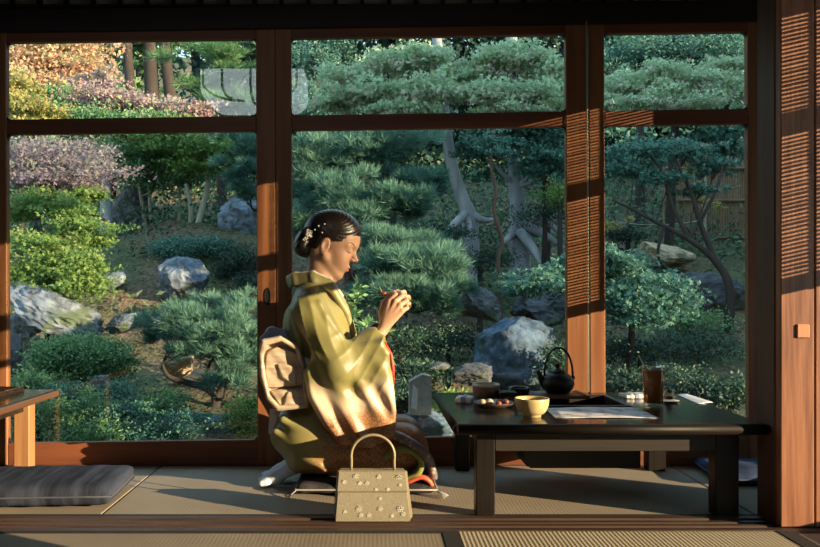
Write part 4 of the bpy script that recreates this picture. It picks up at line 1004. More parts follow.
# ---- foliage generators
def unit(n):
    v = rng.normal(size=(n, 3)); return v / np.linalg.norm(v, axis=1, keepdims=True)
def quads(c, a, w, L, W, col, fold=.15, nrm=None):
    n = len(c); V = np.empty((n, 4, 3)); V[:, 0] = c - a * L[:, None] * .5; V[:, 2] = c + a * L[:, None] * .5
    up = np.cross(a, w) * (W * fold)[:, None]; V[:, 1] = c + w * W[:, None] * .5 + up; V[:, 3] = c - w * W[:, None] * .5 + up
    Q = np.arange(4 * n).reshape(n, 4); cc = np.repeat(col, 4)
    return V.reshape(-1, 3), Q, np.stack([cc, cc, cc], 1)
TIGHT = [False]
def pad_points(pads, n):
    vol = np.array([p[3] * p[4] * (p[2] ** 2) * (p[5] if len(p) > 5 else 1.) ** .5 for p in pads], float) ** .8; cnt = np.maximum(8, (n * vol / vol.sum()).astype(int))
    out = []; rad = []
    for p, k in zip(pads, cnt):
        c = at(p[0], p[1], p[2]); kx = p[2] / F_PX; r = np.array([p[3] * kx, p[3] * kx * (p[5] if len(p) > 5 else .85), p[4] * kx])
        # clumped inside the ellipsoid: several twig clusters
        m = max(5, k // 26); cl = unit(m) * (rng.random((m, 1)) ** .40) * .92 if TIGHT[0] else np.clip(rng.normal(0, .50, (m, 3)), -1.5, 1.5); idx = rng.integers(0, m, k)
        u = cl[idx] * (1 + .25 * (rng.random((k, 1)) < .2)) + rng.normal(0, .19, (k, 3)); out.append(c + u * r); rad.append(u)
    return np.concatenate(out), np.concatenate(rad)
def leaves(pads, n, size, elong=2.0, up=.7, lobes=1, droop=.2):
    n = int(n * 2.3); size = size * .62
    c, rel = pad_points(pads, n); k = len(c)
    nr = unit(k) + np.array([0, -.15, up]); nr /= np.linalg.norm(nr, axis=1, keepdims=True)
    a = unit(k) + rel * .6 + np.array([0, 0, -droop]); a -= nr * (a * nr).sum(1, keepdims=True); a /= np.linalg.norm(a, axis=1, keepdims=True)
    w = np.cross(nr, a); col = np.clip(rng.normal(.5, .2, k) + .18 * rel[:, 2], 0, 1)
    s = size * rng.uniform(.65, 1.3, k)
    parts = []
    for j in range(lobes):
        th = (j - (lobes - 1) / 2) * .85; aj = a * math.cos(th) + w * math.sin(th); wj = np.cross(nr, aj)
        Lj = s * (1 - .12 * abs(j - (lobes - 1) / 2)); parts.append(quads(c + aj * Lj[:, None] * .5, aj, wj, Lj, Lj / elong, col))
    V = np.concatenate([p[0] for p in parts]); cc = np.concatenate([p[2] for p in parts]); return V, np.arange(len(V)).reshape(-1, 4), cc
def needles(pads, tufts, per=20, length=.09, wid=.005):
    tufts = int(tufts * 1.7); wid *= .75; length *= .85
    c, rel = pad_points(pads, tufts); k = len(c)
    ax = unit(k) * .5 + rel * .5 + np.array([0, -.1, .75]); ax /= np.linalg.norm(ax, axis=1, keepdims=True)
    c = np.repeat(c, per, 0); ax = np.repeat(ax, per, 0); d = ax + unit(k * per) * .85; d /= np.linalg.norm(d, axis=1, keepdims=True)
    w = np.cross(d, unit(k * per)); w /= np.linalg.norm(w, axis=1, keepdims=True) + 1e-9
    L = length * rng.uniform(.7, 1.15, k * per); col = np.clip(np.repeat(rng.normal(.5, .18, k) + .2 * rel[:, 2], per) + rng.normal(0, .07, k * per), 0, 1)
    return quads(c + d * L[:, None] * .5, d, w, L, np.full(k * per, wid), col, 0)
LM = {}
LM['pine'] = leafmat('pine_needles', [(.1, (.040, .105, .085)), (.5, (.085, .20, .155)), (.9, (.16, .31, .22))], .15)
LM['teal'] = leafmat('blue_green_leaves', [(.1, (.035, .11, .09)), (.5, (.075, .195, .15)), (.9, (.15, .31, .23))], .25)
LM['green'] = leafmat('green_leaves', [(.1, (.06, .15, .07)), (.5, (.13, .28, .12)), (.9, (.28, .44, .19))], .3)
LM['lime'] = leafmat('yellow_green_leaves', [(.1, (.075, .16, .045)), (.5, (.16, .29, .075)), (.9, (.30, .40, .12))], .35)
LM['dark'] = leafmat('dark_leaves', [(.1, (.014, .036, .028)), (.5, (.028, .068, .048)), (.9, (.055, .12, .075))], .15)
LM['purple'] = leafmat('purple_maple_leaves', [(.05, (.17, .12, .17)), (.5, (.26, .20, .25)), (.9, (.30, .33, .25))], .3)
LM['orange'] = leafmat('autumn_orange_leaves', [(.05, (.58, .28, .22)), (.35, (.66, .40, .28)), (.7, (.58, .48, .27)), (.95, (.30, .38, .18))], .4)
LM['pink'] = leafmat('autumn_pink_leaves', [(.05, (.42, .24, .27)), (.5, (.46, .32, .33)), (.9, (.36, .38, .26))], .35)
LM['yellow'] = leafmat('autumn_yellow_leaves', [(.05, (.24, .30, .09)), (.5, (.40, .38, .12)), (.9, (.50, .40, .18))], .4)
LM['pale'] = leafmat('sun_paled_maple_leaves', [(.02, (.58, .44, .40)), (.28, (.46, .50, .36)), (.5, (.32, .50, .28)), (.9, (.58, .70, .48))], .35)  # leaf colours raised pale in place of sunlight on the crowns
BK = {'grey': mat('grey_bark', (.40, .42, .46), .9, .5, 8, .6, 30, stretch=(1, 1, .25)), 'brown': mat('brown_bark', (.052, .039, .033), .9, .5, 8, .6, 30, stretch=(1, 1, .25)),
      'dark': mat('dark_bark', (.045, .036, .032), .9, .5, 10, .6, 30, stretch=(1, 1, .25)), 'pale': mat('pale_bark', (.40, .37, .29), .9, .4, 10, .5, 30, stretch=(1, 1, .25)), 'red': mat('red_bark', (.15, .085, .06), .9, .4, 10, .6, 30, stretch=(1, 1, .25))}
def smooth_path(pts, n=5):
    P = [np.array(p, float) for p in pts]; out = []
    for i in range(len(P) - 1):
        p0, p1, p2, p3 = P[max(i - 1, 0)], P[i], P[i + 1], P[min(i + 2, len(P) - 1)]
        for t in np.arange(n) / n: out.append(.5 * (2 * p1 + (p2 - p0) * t + (2 * p0 - 5 * p1 + 4 * p2 - p3) * t * t + (3 * p1 - p0 - 3 * p2 + p3) * t ** 3))
    out.append(P[-1]); return out
def limb(b, pts, n=8):                                   # pts: (px, py, D, radius in px)
    q = smooth_path([np.append(at(p[0], p[1], p[2]), p[3] * p[2] / F_PX) for p in pts]); b.tube([p[:3] for p in q], [max(.002, p[3]) for p in q], n)
def tree(name, label, cat, trunk, pads, lm, n=3000, size=.05, bark='brown', kind='leaf', elong=2., up=.7, lobes=1, twigs=True, group=None, per=20, limbs=(), root_to_ground=True):
    D0 = trunk[0][2] if trunk else pads[0][2]
    base = at(trunk[0][0], trunk[0][1], D0) if trunk else at(pads[0][0], pads[0][1], D0)
    gz = float(ground_z(base[0], base[1])); base = np.array([base[0], base[1], gz])
    o = thing(name, label, cat, base, group)
    b = MB()
    if trunk:
        tp = [list(p) for p in trunk]
        if root_to_ground:
            yg = VY - (gz - .08 - CAMZ) * F_PX / D0
            if yg > tp[0][1] + 2: tp = [[tp[0][0] - (tp[1][0] - tp[0][0]) * .1, yg, D0, tp[0][3] * 1.25]] + tp
        limb(b, tp, 10)
        for l in limbs: limb(b, l, 7)
        if twigs and pads:
            tops = np.array([at(p[0], p[1], p[2]) for p in trunk])
            for p in pads:
                c = at(p[0], p[1], p[2]); j = int(np.argmin(np.linalg.norm(tops - c, axis=1) + .6 * np.maximum(0, tops[:, 2] - c[2]))); r0 = trunk[j][3] * trunk[j][2] / F_PX
                midp = (tops[j] + c) / 2 + np.array([0, 0, -.04]) + rng.normal(0, .04, 3); q = smooth_path([tops[j], midp, c], 4); b.tube(q, list(np.linspace(r0 * .45, .003, len(q))), 6)
                for _ in range(4):
                    e = c + rng.normal(0, .45, 3) * np.array([p[3], p[3] * .8, p[4]]) * p[2] / F_PX; b.tube([midp * .4 + c * .6, (c + e) / 2 + .01, e], [.006, .004, .002], 5)
        obj('trunk', b, BK[bark], o, True)
    if pads:
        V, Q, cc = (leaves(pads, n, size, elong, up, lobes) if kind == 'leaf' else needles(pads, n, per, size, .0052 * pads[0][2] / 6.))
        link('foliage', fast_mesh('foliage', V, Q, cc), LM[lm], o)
    return o
# ---- rocks
def rockmat(name, c1, c2, moss):
    m, t, N, L, b = nt(name); b.inputs['Roughness'].default_value = .85; tc = N.new('ShaderNodeTexCoord')
    n1 = N.new('ShaderNodeTexNoise'); n1.inputs['Scale'].default_value = 7; n1.inputs['Detail'].default_value = 8; n1.inputs['Roughness'].default_value = .7; L.new(tc.outputs['Object'], n1.inputs[0])
    r = ramp(N, [(.40, c2), (.60, c1)]); L.new(n1.outputs['Fac'], r.inputs[0])
    n2 = N.new('ShaderNodeTexNoise'); n2.inputs['Scale'].default_value = 3.0; n2.inputs['Detail'].default_value = 6; L.new(tc.outputs['Object'], n2.inputs[0])
    r2 = ramp(N, [(.55, (0, 0, 0)), (.62, (1, 1, 1))]); L.new(n2.outputs['Fac'], r2.inputs[0])
    mx = N.new('ShaderNodeMix'); mx.data_type = 'RGBA'; L.new(r2.outputs[0], mx.inputs[0]); L.new(r.outputs[0], mx.inputs[6]); mx.inputs[7].default_value = (*moss, 1); L.new(mx.outputs[2], b.inputs['Base Color'])
    bp = N.new('ShaderNodeBump'); bp.inputs['Strength'].default_value = .7; bp.inputs['Distance'].default_value = .03; L.new(n1.outputs['Fac'], bp.inputs['Height']); L.new(bp.outputs[0], b.inputs['Normal']); return m
RK = {'deep': rockmat('deep_blue_rock', (.10, .165, .25), (.03, .05, .075), (.04, .07, .06)), 'blue': rockmat('blue_grey_rock', (.22, .27, .34), (.06, .075, .10), (.07, .10, .055)), 'grey': rockmat('grey_rock', (.18, .19, .21), (.055, .06, .065), (.06, .08, .045)), 'dark': rockmat('dark_rock', (.09, .10, .12), (.03, .036, .042), (.05, .07, .04)), 'sun_tint': rockmat('sun_tinted_rock', (.62, .50, .34), (.34, .26, .17), (.12, .11, .06))}  # the warm rock colour has sunlight put into it
import bmesh
def rock(label, px, py, D, wpx, hpx, m='blue', tilt=0., seed=0, name='garden_rock', cat='rock', depth=.8):
    bm = bmesh.new(); bmesh.ops.create_icosphere(bm, subdivisions=5, radius=1.0); k = D / F_PX; c = at(px, py, D); ct, st_ = math.cos(tilt), math.sin(tilt); rr_ = random.Random(seed * 13 + 5)
    pl_ = [(Vector((rr_.gauss(0, 1), rr_.gauss(0, 1), rr_.gauss(0, 1))).normalized(), rr_.uniform(.72, 1.0)) for _ in range(22)] + [(Vector(v_), .95) for v_ in ((1, 0, 0), (-1, 0, 0), (0, 1, 0), (0, -1, 0), (0, 0, 1), (0, 0, -1))]
    for v in bm.verts:
        p = v.co.copy(); f = min(dd / max(p.dot(nn), 1e-3) for nn, dd in pl_ if p.dot(nn) > .05) * (1 + .10 * mnoise.noise(p * 1.6 + Vector((seed * 7.1, seed, 3))) - .10 * abs(mnoise.noise(p * 3.1 + Vector((seed, 9, seed * 2)))) + .07 * mnoise.noise(p * 7 + Vector((seed, 1, 2))))
        p = p * f; p.x = max(-.92, min(.92, p.x)); q = Vector((p.x * wpx * k * .5, p.y * wpx * k * .5 * depth, p.z * hpx * k * .5)); v.co = Vector((q.x * ct + q.z * st_, q.y, -q.x * st_ + q.z * ct)) + Vector(c)
    me = bpy.data.meshes.new(name); bm.to_mesh(me); bm.free()
    me.materials.append(RK[m]); o = link(name, me, None, None, 'auto', (c[0], c[1], c[2] - hpx * k * .5)); return tag(o, label, cat)
R2 = rock
R2('long blue grey boulder lying slantwise at the left of the garden', 55, 311, 6.4, 108, 42, 'blue', .42, 1)
R2('squat grey stone under the upper left end of the long boulder', 24, 325, 6.5, 34, 34, 'grey', 0, 2)
R2('upright dark stone below the long boulder at the left edge', 12, 356, 6.0, 26, 46, 'dark', 0, 3)
R2('rugged blue grey rock under the low spreading shrub on the mound', 184, 280, 7.8, 54, 48, 'blue', .1, 4)
R2('small pale slanting stone on the bare slope left of the mound', 112, 281, 7.9, 32, 16, 'blue', -.55, 5)
R2('low blue grey stone on the slope above the round clipped shrub', 124, 324, 6.8, 40, 20, 'blue', -.15, 6)
R2('small blue grey stone right beside the low stone on the slope', 152, 322, 6.7, 22, 16, 'blue', 0, 61)
R2('tall grey standing rock at the left of the mound', 132, 216, 10.2, 44, 62, 'grey', 0, 7)
R2('broad pale rock behind the pine right of the mound', 240, 220, 9.4, 52, 50, 'blue', 0, 8)
R2('stone tinted with sunlight among the branches of the low pine', 176, 366, 6.0, 36, 24, 'sun_tint', .1, 9)
R2('small blue grey stone in front of the low pine trunk', 222, 427, 4.6, 38, 26, 'deep', 0, 10)
R2('small pale stone among the plants beneath the round clipped shrub', 98, 386, 5.2, 20, 22, 'blue', 0, 11)
R2('big rugged blue boulder behind the kettle', 515, 357, 5.9, 92, 84, 'deep', -.12, 12)
R2('rounded blue grey stone left above the big boulder', 481, 304, 7.0, 48, 36, 'grey', .3, 13)
R2('wide dark stone right above the big boulder', 540, 311, 7.2, 66, 44, 'dark', .1, 14)
R2('small pale blue rock just in front of the bowed head', 372, 236, 8.2, 30, 24, 'blue', .2, 15)
R2('pale blue rock low in the pine shade beyond the raised hands', 414, 253, 8.0, 32, 20, 'grey', 0, 16)
R2('flat blue stone slab under the small standing stone', 420, 424, 4.5, 72, 30, 'deep', 0, 17)
R2('low blue stone left below the big boulder', 474, 374, 5.4, 46, 24, 'dark', 0, 18)
R2('pale flat stone in the moss left of the big boulder', 440, 366, 5.3, 24, 8, 'grey', 0, 19)
R2('dark rock at the foot of the right tree', 710, 296, 8.0, 76, 50, 'dark', 0, 20)
R2('bank of stone tinted with sunlight beyond the dark branches at the right', 666, 257, 8.9, 62, 24, 'sun_tint', .12, 21)
# standing cut stone and small stone marker
ps = at(420, 412, 4.4); kk = 4.4 / F_PX
sm = thing('standing_stone', 'small cut standing stone with a slanted top beyond the left end of the long table', 'stone', (ps[0], 4.4, ps[2] - .02))
b = MB().prism([(at(409, 0, 4.4)[0], at(0, 414, 4.4)[2]), (at(431, 0, 4.4)[0], at(0, 414, 4.4)[2]), (at(431, 0, 4.4)[0], at(0, 376, 4.4)[2]), (at(422, 0, 4.4)[0], at(0, 374, 4.4)[2]), (at(409, 0, 4.4)[0], at(0, 381, 4.4)[2])], 4.36, 4.46)
obj('stone_post', b, rockmat('cut_stone', (.34, .33, .31), (.24, .23, .21), (.12, .12, .10)), sm)
obj('pale_face', MB().prism([(at(411, 0, 4.355)[0], at(0, 408, 4.355)[2]), (at(417, 0, 4.355)[0], at(0, 410, 4.355)[2]), (at(418, 0, 4.355)[0], at(0, 390, 4.355)[2]), (at(413, 0, 4.355)[0], at(0, 384, 4.355)[2])], 4.354, 4.361), mat('pale_stone', (.55, .57, .60), .9, .2, 60), sm)  # paler patch on the near face of the stone

# ---- left pane
tree('maple_tree', 'spreading purple leaved maple at the left of the garden, under the autumn trees', 'tree', [(66, 300, 7.4, 7), (70, 240, 7.4, 5.5), (60, 195, 7.4, 4), (58, 170, 7.4, 3)],
     [(40, 158, 7.3, 48, 15), (78, 172, 7.2, 36, 13), (20, 176, 7.2, 26, 11), (72, 152, 7.6, 30, 9), (44, 178, 7.0, 40, 8)], 'purple', 5200, .045, 'dark', lobes=3, elong=3, up=1.0, limbs=([(70, 240, 7.4, 3), (90, 215, 7.3, 2.4), (108, 222, 7.2, 1.5)],))
tree('maple_tree', 'bright yellow green maple layer under the purple maple', 'tree', [(52, 290, 6.9, 4), (60, 240, 6.9, 3.5), (56, 212, 6.9, 2.5)],
     [(36, 200, 6.8, 30, 8), (66, 210, 6.7, 22, 8), (18, 212, 6.9, 18, 7), (86, 196, 7.1, 18, 8)], 'lime', 2600, .045, 'dark', lobes=3, elong=3, up=1.)
tree('dwarf_maple', 'bushy lime green maple covering the slope beside the long boulder', 'shrub', [(50, 285, 6.7, 4), (55, 250, 6.7, 3), (64, 236, 6.7, 2)],
     [(82, 226, 6.7, 30, 7), (40, 245, 6.6, 32, 10), (66, 262, 6.5, 34, 12), (30, 276, 6.6, 30, 13), (74, 284, 6.4, 28, 12), (96, 240, 6.8, 16, 7), (92, 268, 6.6, 14, 10)], 'lime', 6500, .042, 'dark', lobes=3, elong=2.8, up=.9)
tree('autumn_tree', 'orange autumn tree in sun at the top left of the panes', 'tree', [(36, 215, 11.5, 6), (40, 130, 11.5, 5), (45, 80, 11.5, 4), (50, 45, 11.5, 3)],
     [(30, 62, 11.2, 34, 20), (60, 52, 11.4, 36, 14), (84, 68, 11.3, 26, 14), (40, 84, 11, 30, 14), (16, 40, 11.5, 24, 16), (70, 30, 11.6, 40, 16), (68, 92, 11, 22, 9)], 'orange', 6500, .085, 'brown', lobes=2, elong=1.8, up=.4)
tree('autumn_tree', 'pink tinged autumn tree below the bare trunks at the upper left', 'tree', [(112, 190, 10.2, 4), (110, 140, 10.2, 3), (104, 110, 10.2, 2.4)],
     [(104, 98, 10, 34, 9), (76, 108, 10, 24, 9), (132, 106, 10, 26, 9), (160, 112, 10, 26, 8), (190, 110, 10.2, 24, 8), (98, 82, 10.3, 20, 6), (60, 120, 9.8, 24, 7)], 'pink', 4600, .07, 'dark', lobes=2, elong=1.9, up=.6)
tree('autumn_tree', 'yellow autumn bush in the lower left corner of the upper pane', 'tree', [(20, 250, 9.2, 4), (22, 160, 9.2, 3), (24, 120, 9.2, 2)],
     [(22, 104, 9, 22, 10), (44, 112, 9, 20, 8), (14, 84, 9.2, 18, 9), (30, 124, 9, 26, 6)], 'yellow', 2100, .065, 'dark', lobes=2, elong=1.9)
tree('garden_tree', 'green leafy bush between the yellow and the pink autumn trees', 'tree', [(66, 260, 9.6, 4), (70, 160, 9.6, 3), (70, 120, 9.6, 2)], [(72, 116, 9.5, 34, 8), (108, 118, 9.5, 30, 7), (150, 122, 9.5, 34, 8), (52, 96, 9.7, 18, 8)], 'green', 2600, .07, 'dark')
for i, (x0, x1, r, lb) in enumerate(((97, 91, 5.5, 'leftmost of the four bare brown trunks behind the autumn leaves'), (133, 127, 5.5, 'second from the left of the four bare brown trunks behind the autumn leaves'), (153, 150, 8, 'thickest of the four bare brown trunks behind the autumn leaves'), (174, 164, 6.5, 'rightmost of the four bare brown trunks, leaning left'))):
    tree('forest_tree', lb, 'tree', [(x0, 130, 14.5, r), (x0 * .5 + x1 * .5, 85, 14.5, r * .9), (x1, 40, 14.5, r * .85), (x1 - 2, -20, 14.5, r * .7)], [(x1 - 4, 2, 14.5, 34, 24), (x1 + 16, 50 - i * 4, 14.9, 16, 10)], 'green', 1100, .12, 'brown', group=None)
tree('pine_tree', 'dark green pine with flat boughs behind the lamp reflection', 'tree', [(222, 170, 12, 5), (224, 110, 12, 4.5), (226, 50, 12, 4), (226, 10, 12, 3)],
     [(222, 60, 11.8, 36, 8), (246, 74, 11.8, 28, 7), (204, 84, 11.8, 24, 7), (232, 42, 12, 34, 9), (214, 102, 11.8, 24, 8), (250, 100, 11.9, 20, 8), (236, 20, 12, 30, 9)], 'green', 620, .20, 'brown', 'needle', per=16)
tree('garden_tree', 'smooth grey trunk standing alone left of the mound', 'tree', [(106, 226, 9.6, 6.5), (106, 190, 9.6, 5.5), (108, 160, 9.6, 5), (108, 120, 9.6, 4.5)], [(112, 150, 9.4, 26, 9), (88, 140, 9.6, 24, 9), (124, 168, 9.5, 20, 8)], 'green', 1700, .075, 'grey')
tree('camellia_tree', 'leafy green shrub with thin pale stems behind the mound', 'shrub', [(146, 230, 10, 2.4), (141, 196, 10, 2), (136, 160, 10, 1.8)],
     [(136, 158, 9.8, 30, 13), (166, 150, 9.8, 28, 14), (196, 156, 9.8, 28, 14), (150, 180, 10, 28, 9), (186, 176, 9.9, 24, 8)], 'green', 4200, .085, 'pale', elong=2.3, limbs=([(152, 230, 10, 2), (150, 190, 10, 1.8), (160, 160, 10, 1.2)], [(178, 232, 10, 1.8), (180, 200, 10, 1.5), (176, 160, 10, 1.2)]))
tree('maple_tree', 'light green maple crown above the mound, under the middle rail', 'tree', [(196, 232, 9.6, 3.5), (203, 205, 9.6, 3), (208, 180, 9.6, 2.6), (200, 150, 9.6, 2)],
     [(196, 144, 9.3, 36, 10), (166, 140, 9.4, 28, 8), (222, 150, 9.4, 24, 12), (204, 166, 9.4, 26, 7), (182, 128, 9.5, 36, 7)], 'lime', 4200, .06, 'pale', lobes=3, elong=2.8, up=.9, limbs=([(190, 232, 9.6, 3), (191, 208, 9.6, 2.6), (186, 184, 9.6, 2)],))
tree('pine_tree', 'blue green pine boughs at the upper right of the left panel', 'tree', [(262, 260, 8.4, 5), (262, 210, 8.4, 4.5), (258, 150, 8.4, 4)],
     [(246, 150, 8.2, 22, 12), (240, 172, 8.2, 20, 9), (250, 192, 8.2, 18, 9), (264, 134, 8.3, 24, 10), (236, 138, 8.4, 16, 8)], 'pine', 560, .12, 'dark', 'needle')
def clipped(name, label, pads, n, size, lm, Dc, trunk=None, elong=1.8):
    TIGHT[0] = name == 'azalea_shrub'
    o = tree(name, label, 'shrub', trunk or [(pads[0][0], pads[0][1] + pads[0][4] * .8, Dc, 2.5), (pads[0][0], pads[0][1], Dc, 2)], pads, lm, n, size, 'dark', elong=elong, up=.6)
    TIGHT[0] = False; return o
clipped('azalea_shrub', 'round clipped green shrub in front of the long boulder', [(82, 360, 5.5, 46, 20), (60, 358, 5.4, 28, 18), (106, 362, 5.4, 25, 17), (84, 352, 5.5, 38, 16)], 8500, .040, 'green', 5.5)
clipped('azalea_shrub', 'low spreading clipped shrub on top of the mound', [(192, 247, 8.6, 42, 13), (166, 250, 8.6, 22, 10), (216, 249, 8.6, 22, 10)], 4200, .040, 'teal', 8.6)
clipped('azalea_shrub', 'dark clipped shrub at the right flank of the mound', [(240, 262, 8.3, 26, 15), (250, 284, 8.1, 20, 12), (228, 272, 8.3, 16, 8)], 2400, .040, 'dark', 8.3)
tree('pine_tree', 'low spreading garden pine in front of the mound', 'tree', [(212, 418, 5.4, 5), (216, 398, 5.4, 5), (206, 388, 5.4, 4), (184, 382, 5.4, 3.2), (168, 376, 5.4, 2.4), (162, 364, 5.4, 1.6)],
     [(206, 322, 5.7, 44, 16), (232, 336, 5.5, 28, 22), (176, 318, 5.7, 26, 14), (214, 350, 5.5, 34, 14), (240, 362, 5.4, 18, 16), (230, 316, 5.8, 28, 10), (226, 378, 5.3, 24, 10), (160, 336, 5.7, 14, 10)], 'pine', 1150, .10, 'dark', 'needle', per=22,
     limbs=([(216, 398, 5.4, 4), (224, 378, 5.4, 3), (222, 350, 5.5, 2.4), (206, 330, 5.6, 1.6)], [(216, 396, 5.4, 3), (236, 402, 5.4, 2), (250, 394, 5.4, 1.4)]))
lowp = ((28, 386, 4.9, 30, 12, 'green', 'pale leafed ground plant at the far left under the window edge'), (60, 396, 4.8, 26, 12, 'teal', 'blue green ground plant below the round clipped shrub'), (40, 416, 4.5, 34, 14, 'green', 'leafy ground plant behind the left table leg'), (84, 408, 4.6, 26, 13, 'green', 'bright ground plant right of the left table leg'), (112, 396, 4.8, 26, 12, 'teal', 'ground plant below the right side of the round clipped shrub'), (128, 416, 4.5, 30, 13, 'teal', 'low ground plant at the middle of the left pane bottom'), (162, 404, 4.7, 26, 12, 'green', 'ground plant left of the low pine trunk'), (176, 424, 4.4, 30, 10, 'teal', 'ground plant at the sill before the low pine'), (248, 412, 4.6, 18, 14, 'lime', 'yellowish ground plant right of the low pine trunk'), (104, 430, 4.4, 32, 8, 'green', 'creeping plant along the sill right of the left table'))
for x, y, D, rx, rz, lm, lb in lowp: clipped('ground_plant', lb, [(x, y, D, rx, rz), (x + 6, y - rz * .4, D + .05, rx * .6, rz * .7), (x - 2, y + rz * 1.1, D - .05, rx * 1.05, rz * 1.1)], 1700, .034, lm, D, elong=2.2)

# ---- middle pane
tree('pine_tree', 'big blue green pine filling the middle pane behind the bowed head', 'tree', [(356, 330, 7.6, 7), (350, 270, 7.6, 6.5), (344, 200, 7.6, 6), (340, 120, 7.6, 5)],
     [(322, 160, 7.4, 36, 15), (366, 152, 7.4, 38, 13), (406, 178, 7.3, 26, 10), (340, 190, 7.2, 40, 12), (388, 202, 7.2, 34, 11), (416, 210, 7.3, 18, 8), (306, 196, 7.3, 22, 15), (386, 142, 7.6, 30, 8), (360, 214, 7.2, 30, 12), (300, 226, 7.2, 18, 14)], 'pine', 2500, .13, 'dark', 'needle', per=22)
tree('pine_tree', 'lower pine boughs with long needles beyond the raised hands', 'tree', [(390, 340, 6.7, 5), (396, 300, 6.7, 4.5), (404, 262, 6.7, 3.5)],
     [(424, 268, 6.5, 34, 11), (388, 268, 6.6, 28, 12), (446, 288, 6.4, 20, 8), (416, 292, 6.3, 32, 11), (376, 300, 6.5, 22, 11), (434, 256, 6.7, 22, 7), (396, 244, 6.8, 30, 9), (438, 306, 6.3, 18, 7)], 'pine', 1700, .13, 'dark', 'needle', per=22)
tree('garden_tree', 'leaning grey trunk with spread roots at the centre of the middle pane', 'tree', [(470, 222, 9.0, 8), (463, 200, 9.0, 6.5), (452, 165, 9.0, 5.8), (446, 125, 9.0, 5.4), (438, 50, 9, 5), (430, -30, 9, 4)], [(430, 116, 9.4, 26, 8), (474, 122, 9.4, 22, 6)], 'teal', 1200, .075, 'grey',
     limbs=([(468, 212, 9, 5), (456, 222, 8.8, 4), (446, 232, 8.7, 2)], [(470, 214, 9, 5), (484, 220, 8.9, 3), (496, 219, 8.8, 1.5)], [(466, 214, 9, 4), (470, 230, 8.8, 3), (468, 240, 8.7, 1.5)]))
tree('garden_tree', 'straight grey trunk with splayed roots right of the middle pane centre', 'tree', [(520, 240, 8.8, 10), (518, 215, 8.8, 8.5), (516, 185, 8.8, 7.6), (514, 140, 8.8, 7), (512, 60, 8.8, 6), (510, -30, 8.8, 5)], [(494, 138, 8.5, 26, 8), (536, 136, 8.5, 30, 9), (486, 152, 8.5, 16, 5), (545, 154, 8.3, 24, 9), (560, 164, 8.3, 18, 10), (512, 128, 8.5, 34, 8), (470, 146, 8.4, 16, 7), (536, 170, 8.3, 12, 5)], 'teal', 5000, .06, 'grey', lobes=3, elong=2.8, up=1.,
     limbs=([(522, 226, 8.8, 6), (540, 232, 8.6, 4.5), (556, 242, 8.5, 2.5), (564, 248, 8.4, 1.5)], [(524, 222, 8.8, 5), (546, 222, 8.7, 3.5), (562, 236, 8.6, 1.8)], [(520, 232, 8.7, 6), (534, 250, 8.5, 4.5), (540, 264, 8.4, 2)], [(514, 232, 8.8, 5), (506, 240, 8.6, 3), (500, 244, 8.5, 1.5)]))
tree('sapling', 'thin reddish curving trunk between the two grey trunks', 'tree', [(500, 292, 7.5, 2.4), (498, 262, 7.5, 2.1), (502, 240, 7.5, 2), (494, 212, 7.5, 1.9), (496, 190, 7.5, 1.7), (491, 166, 7.5, 1.5), (494, 130, 7.5, 1.2)], [(488, 140, 7.5, 22, 6), (500, 152, 7.4, 14, 4)], 'teal', 600, .05, 'red')
tree('maple_tree', 'maple crown paled as if sunlit filling the left of the middle upper pane', 'tree', [(392, 190, 8.9, 4), (390, 130, 8.9, 3.5), (386, 90, 8.9, 3)],
     [(348, 78, 8.5, 22, 7), (386, 62, 8.5, 26, 9), (372, 92, 8.4, 34, 8), (424, 58, 8.5, 24, 9), (426, 90, 8.3, 28, 9), (334, 102, 8.5, 20, 7), (400, 110, 8.3, 32, 5)], 'pale', 6500, .065, 'dark', lobes=3, elong=2.6, up=.7)
tree('maple_tree', 'maple crown paled as if sunlit filling the right of the middle upper pane', 'tree', [(546, 190, 9.0, 4), (544, 130, 9.0, 3.5), (536, 90, 9.0, 3)],
     [(488, 62, 8.5, 22, 9), (522, 54, 8.5, 24, 9), (554, 72, 8.5, 22, 10), (484, 92, 8.3, 26, 9), (530, 94, 8.3, 28, 9), (466, 78, 8.5, 14, 8), (558, 108, 8.3, 24, 6), (506, 112, 8.3, 26, 5)], 'pale', 7200, .065, 'dark', lobes=3, elong=2.6, up=.7)
tree('garden_tree', 'dark tree crown at the left end of the middle upper pane', 'tree', [(306, 200, 11.5, 7), (312, 110, 11.5, 6), (316, 60, 11.5, 6), (318, 0, 11.5, 5)], [(310, 60, 11.3, 28, 18), (330, 40, 11.6, 30, 10), (304, 96, 11.2, 26, 12), (330, 110, 11, 30, 10)], 'teal', 2600, .085, 'dark')
tree('dwarf_maple', 'flat pad of pale blue green maple leaves above the kettle', 'shrub', [(586, 330, 6.3, 4), (578, 296, 6.3, 3), (560, 280, 6.3, 2)], [(552, 274, 6.2, 30, 8), (524, 290, 6.1, 20, 6), (574, 262, 6.3, 22, 10), (540, 284, 6.1, 34, 7), (566, 286, 6.2, 22, 8)], 'teal', 2600, .048, 'dark', lobes=3, elong=3., up=1.)
tree('bamboo_grass', 'broad light green leaves just in front of the kimono sleeve', 'plant', [(362, 372, 5.3, 2), (362, 352, 5.3, 1.6)], [(362, 348, 5.2, 16, 14), (346, 306, 5.6, 14, 14), (372, 330, 5.4, 12, 8)], 'green', 260, .13, 'dark', elong=3.4)
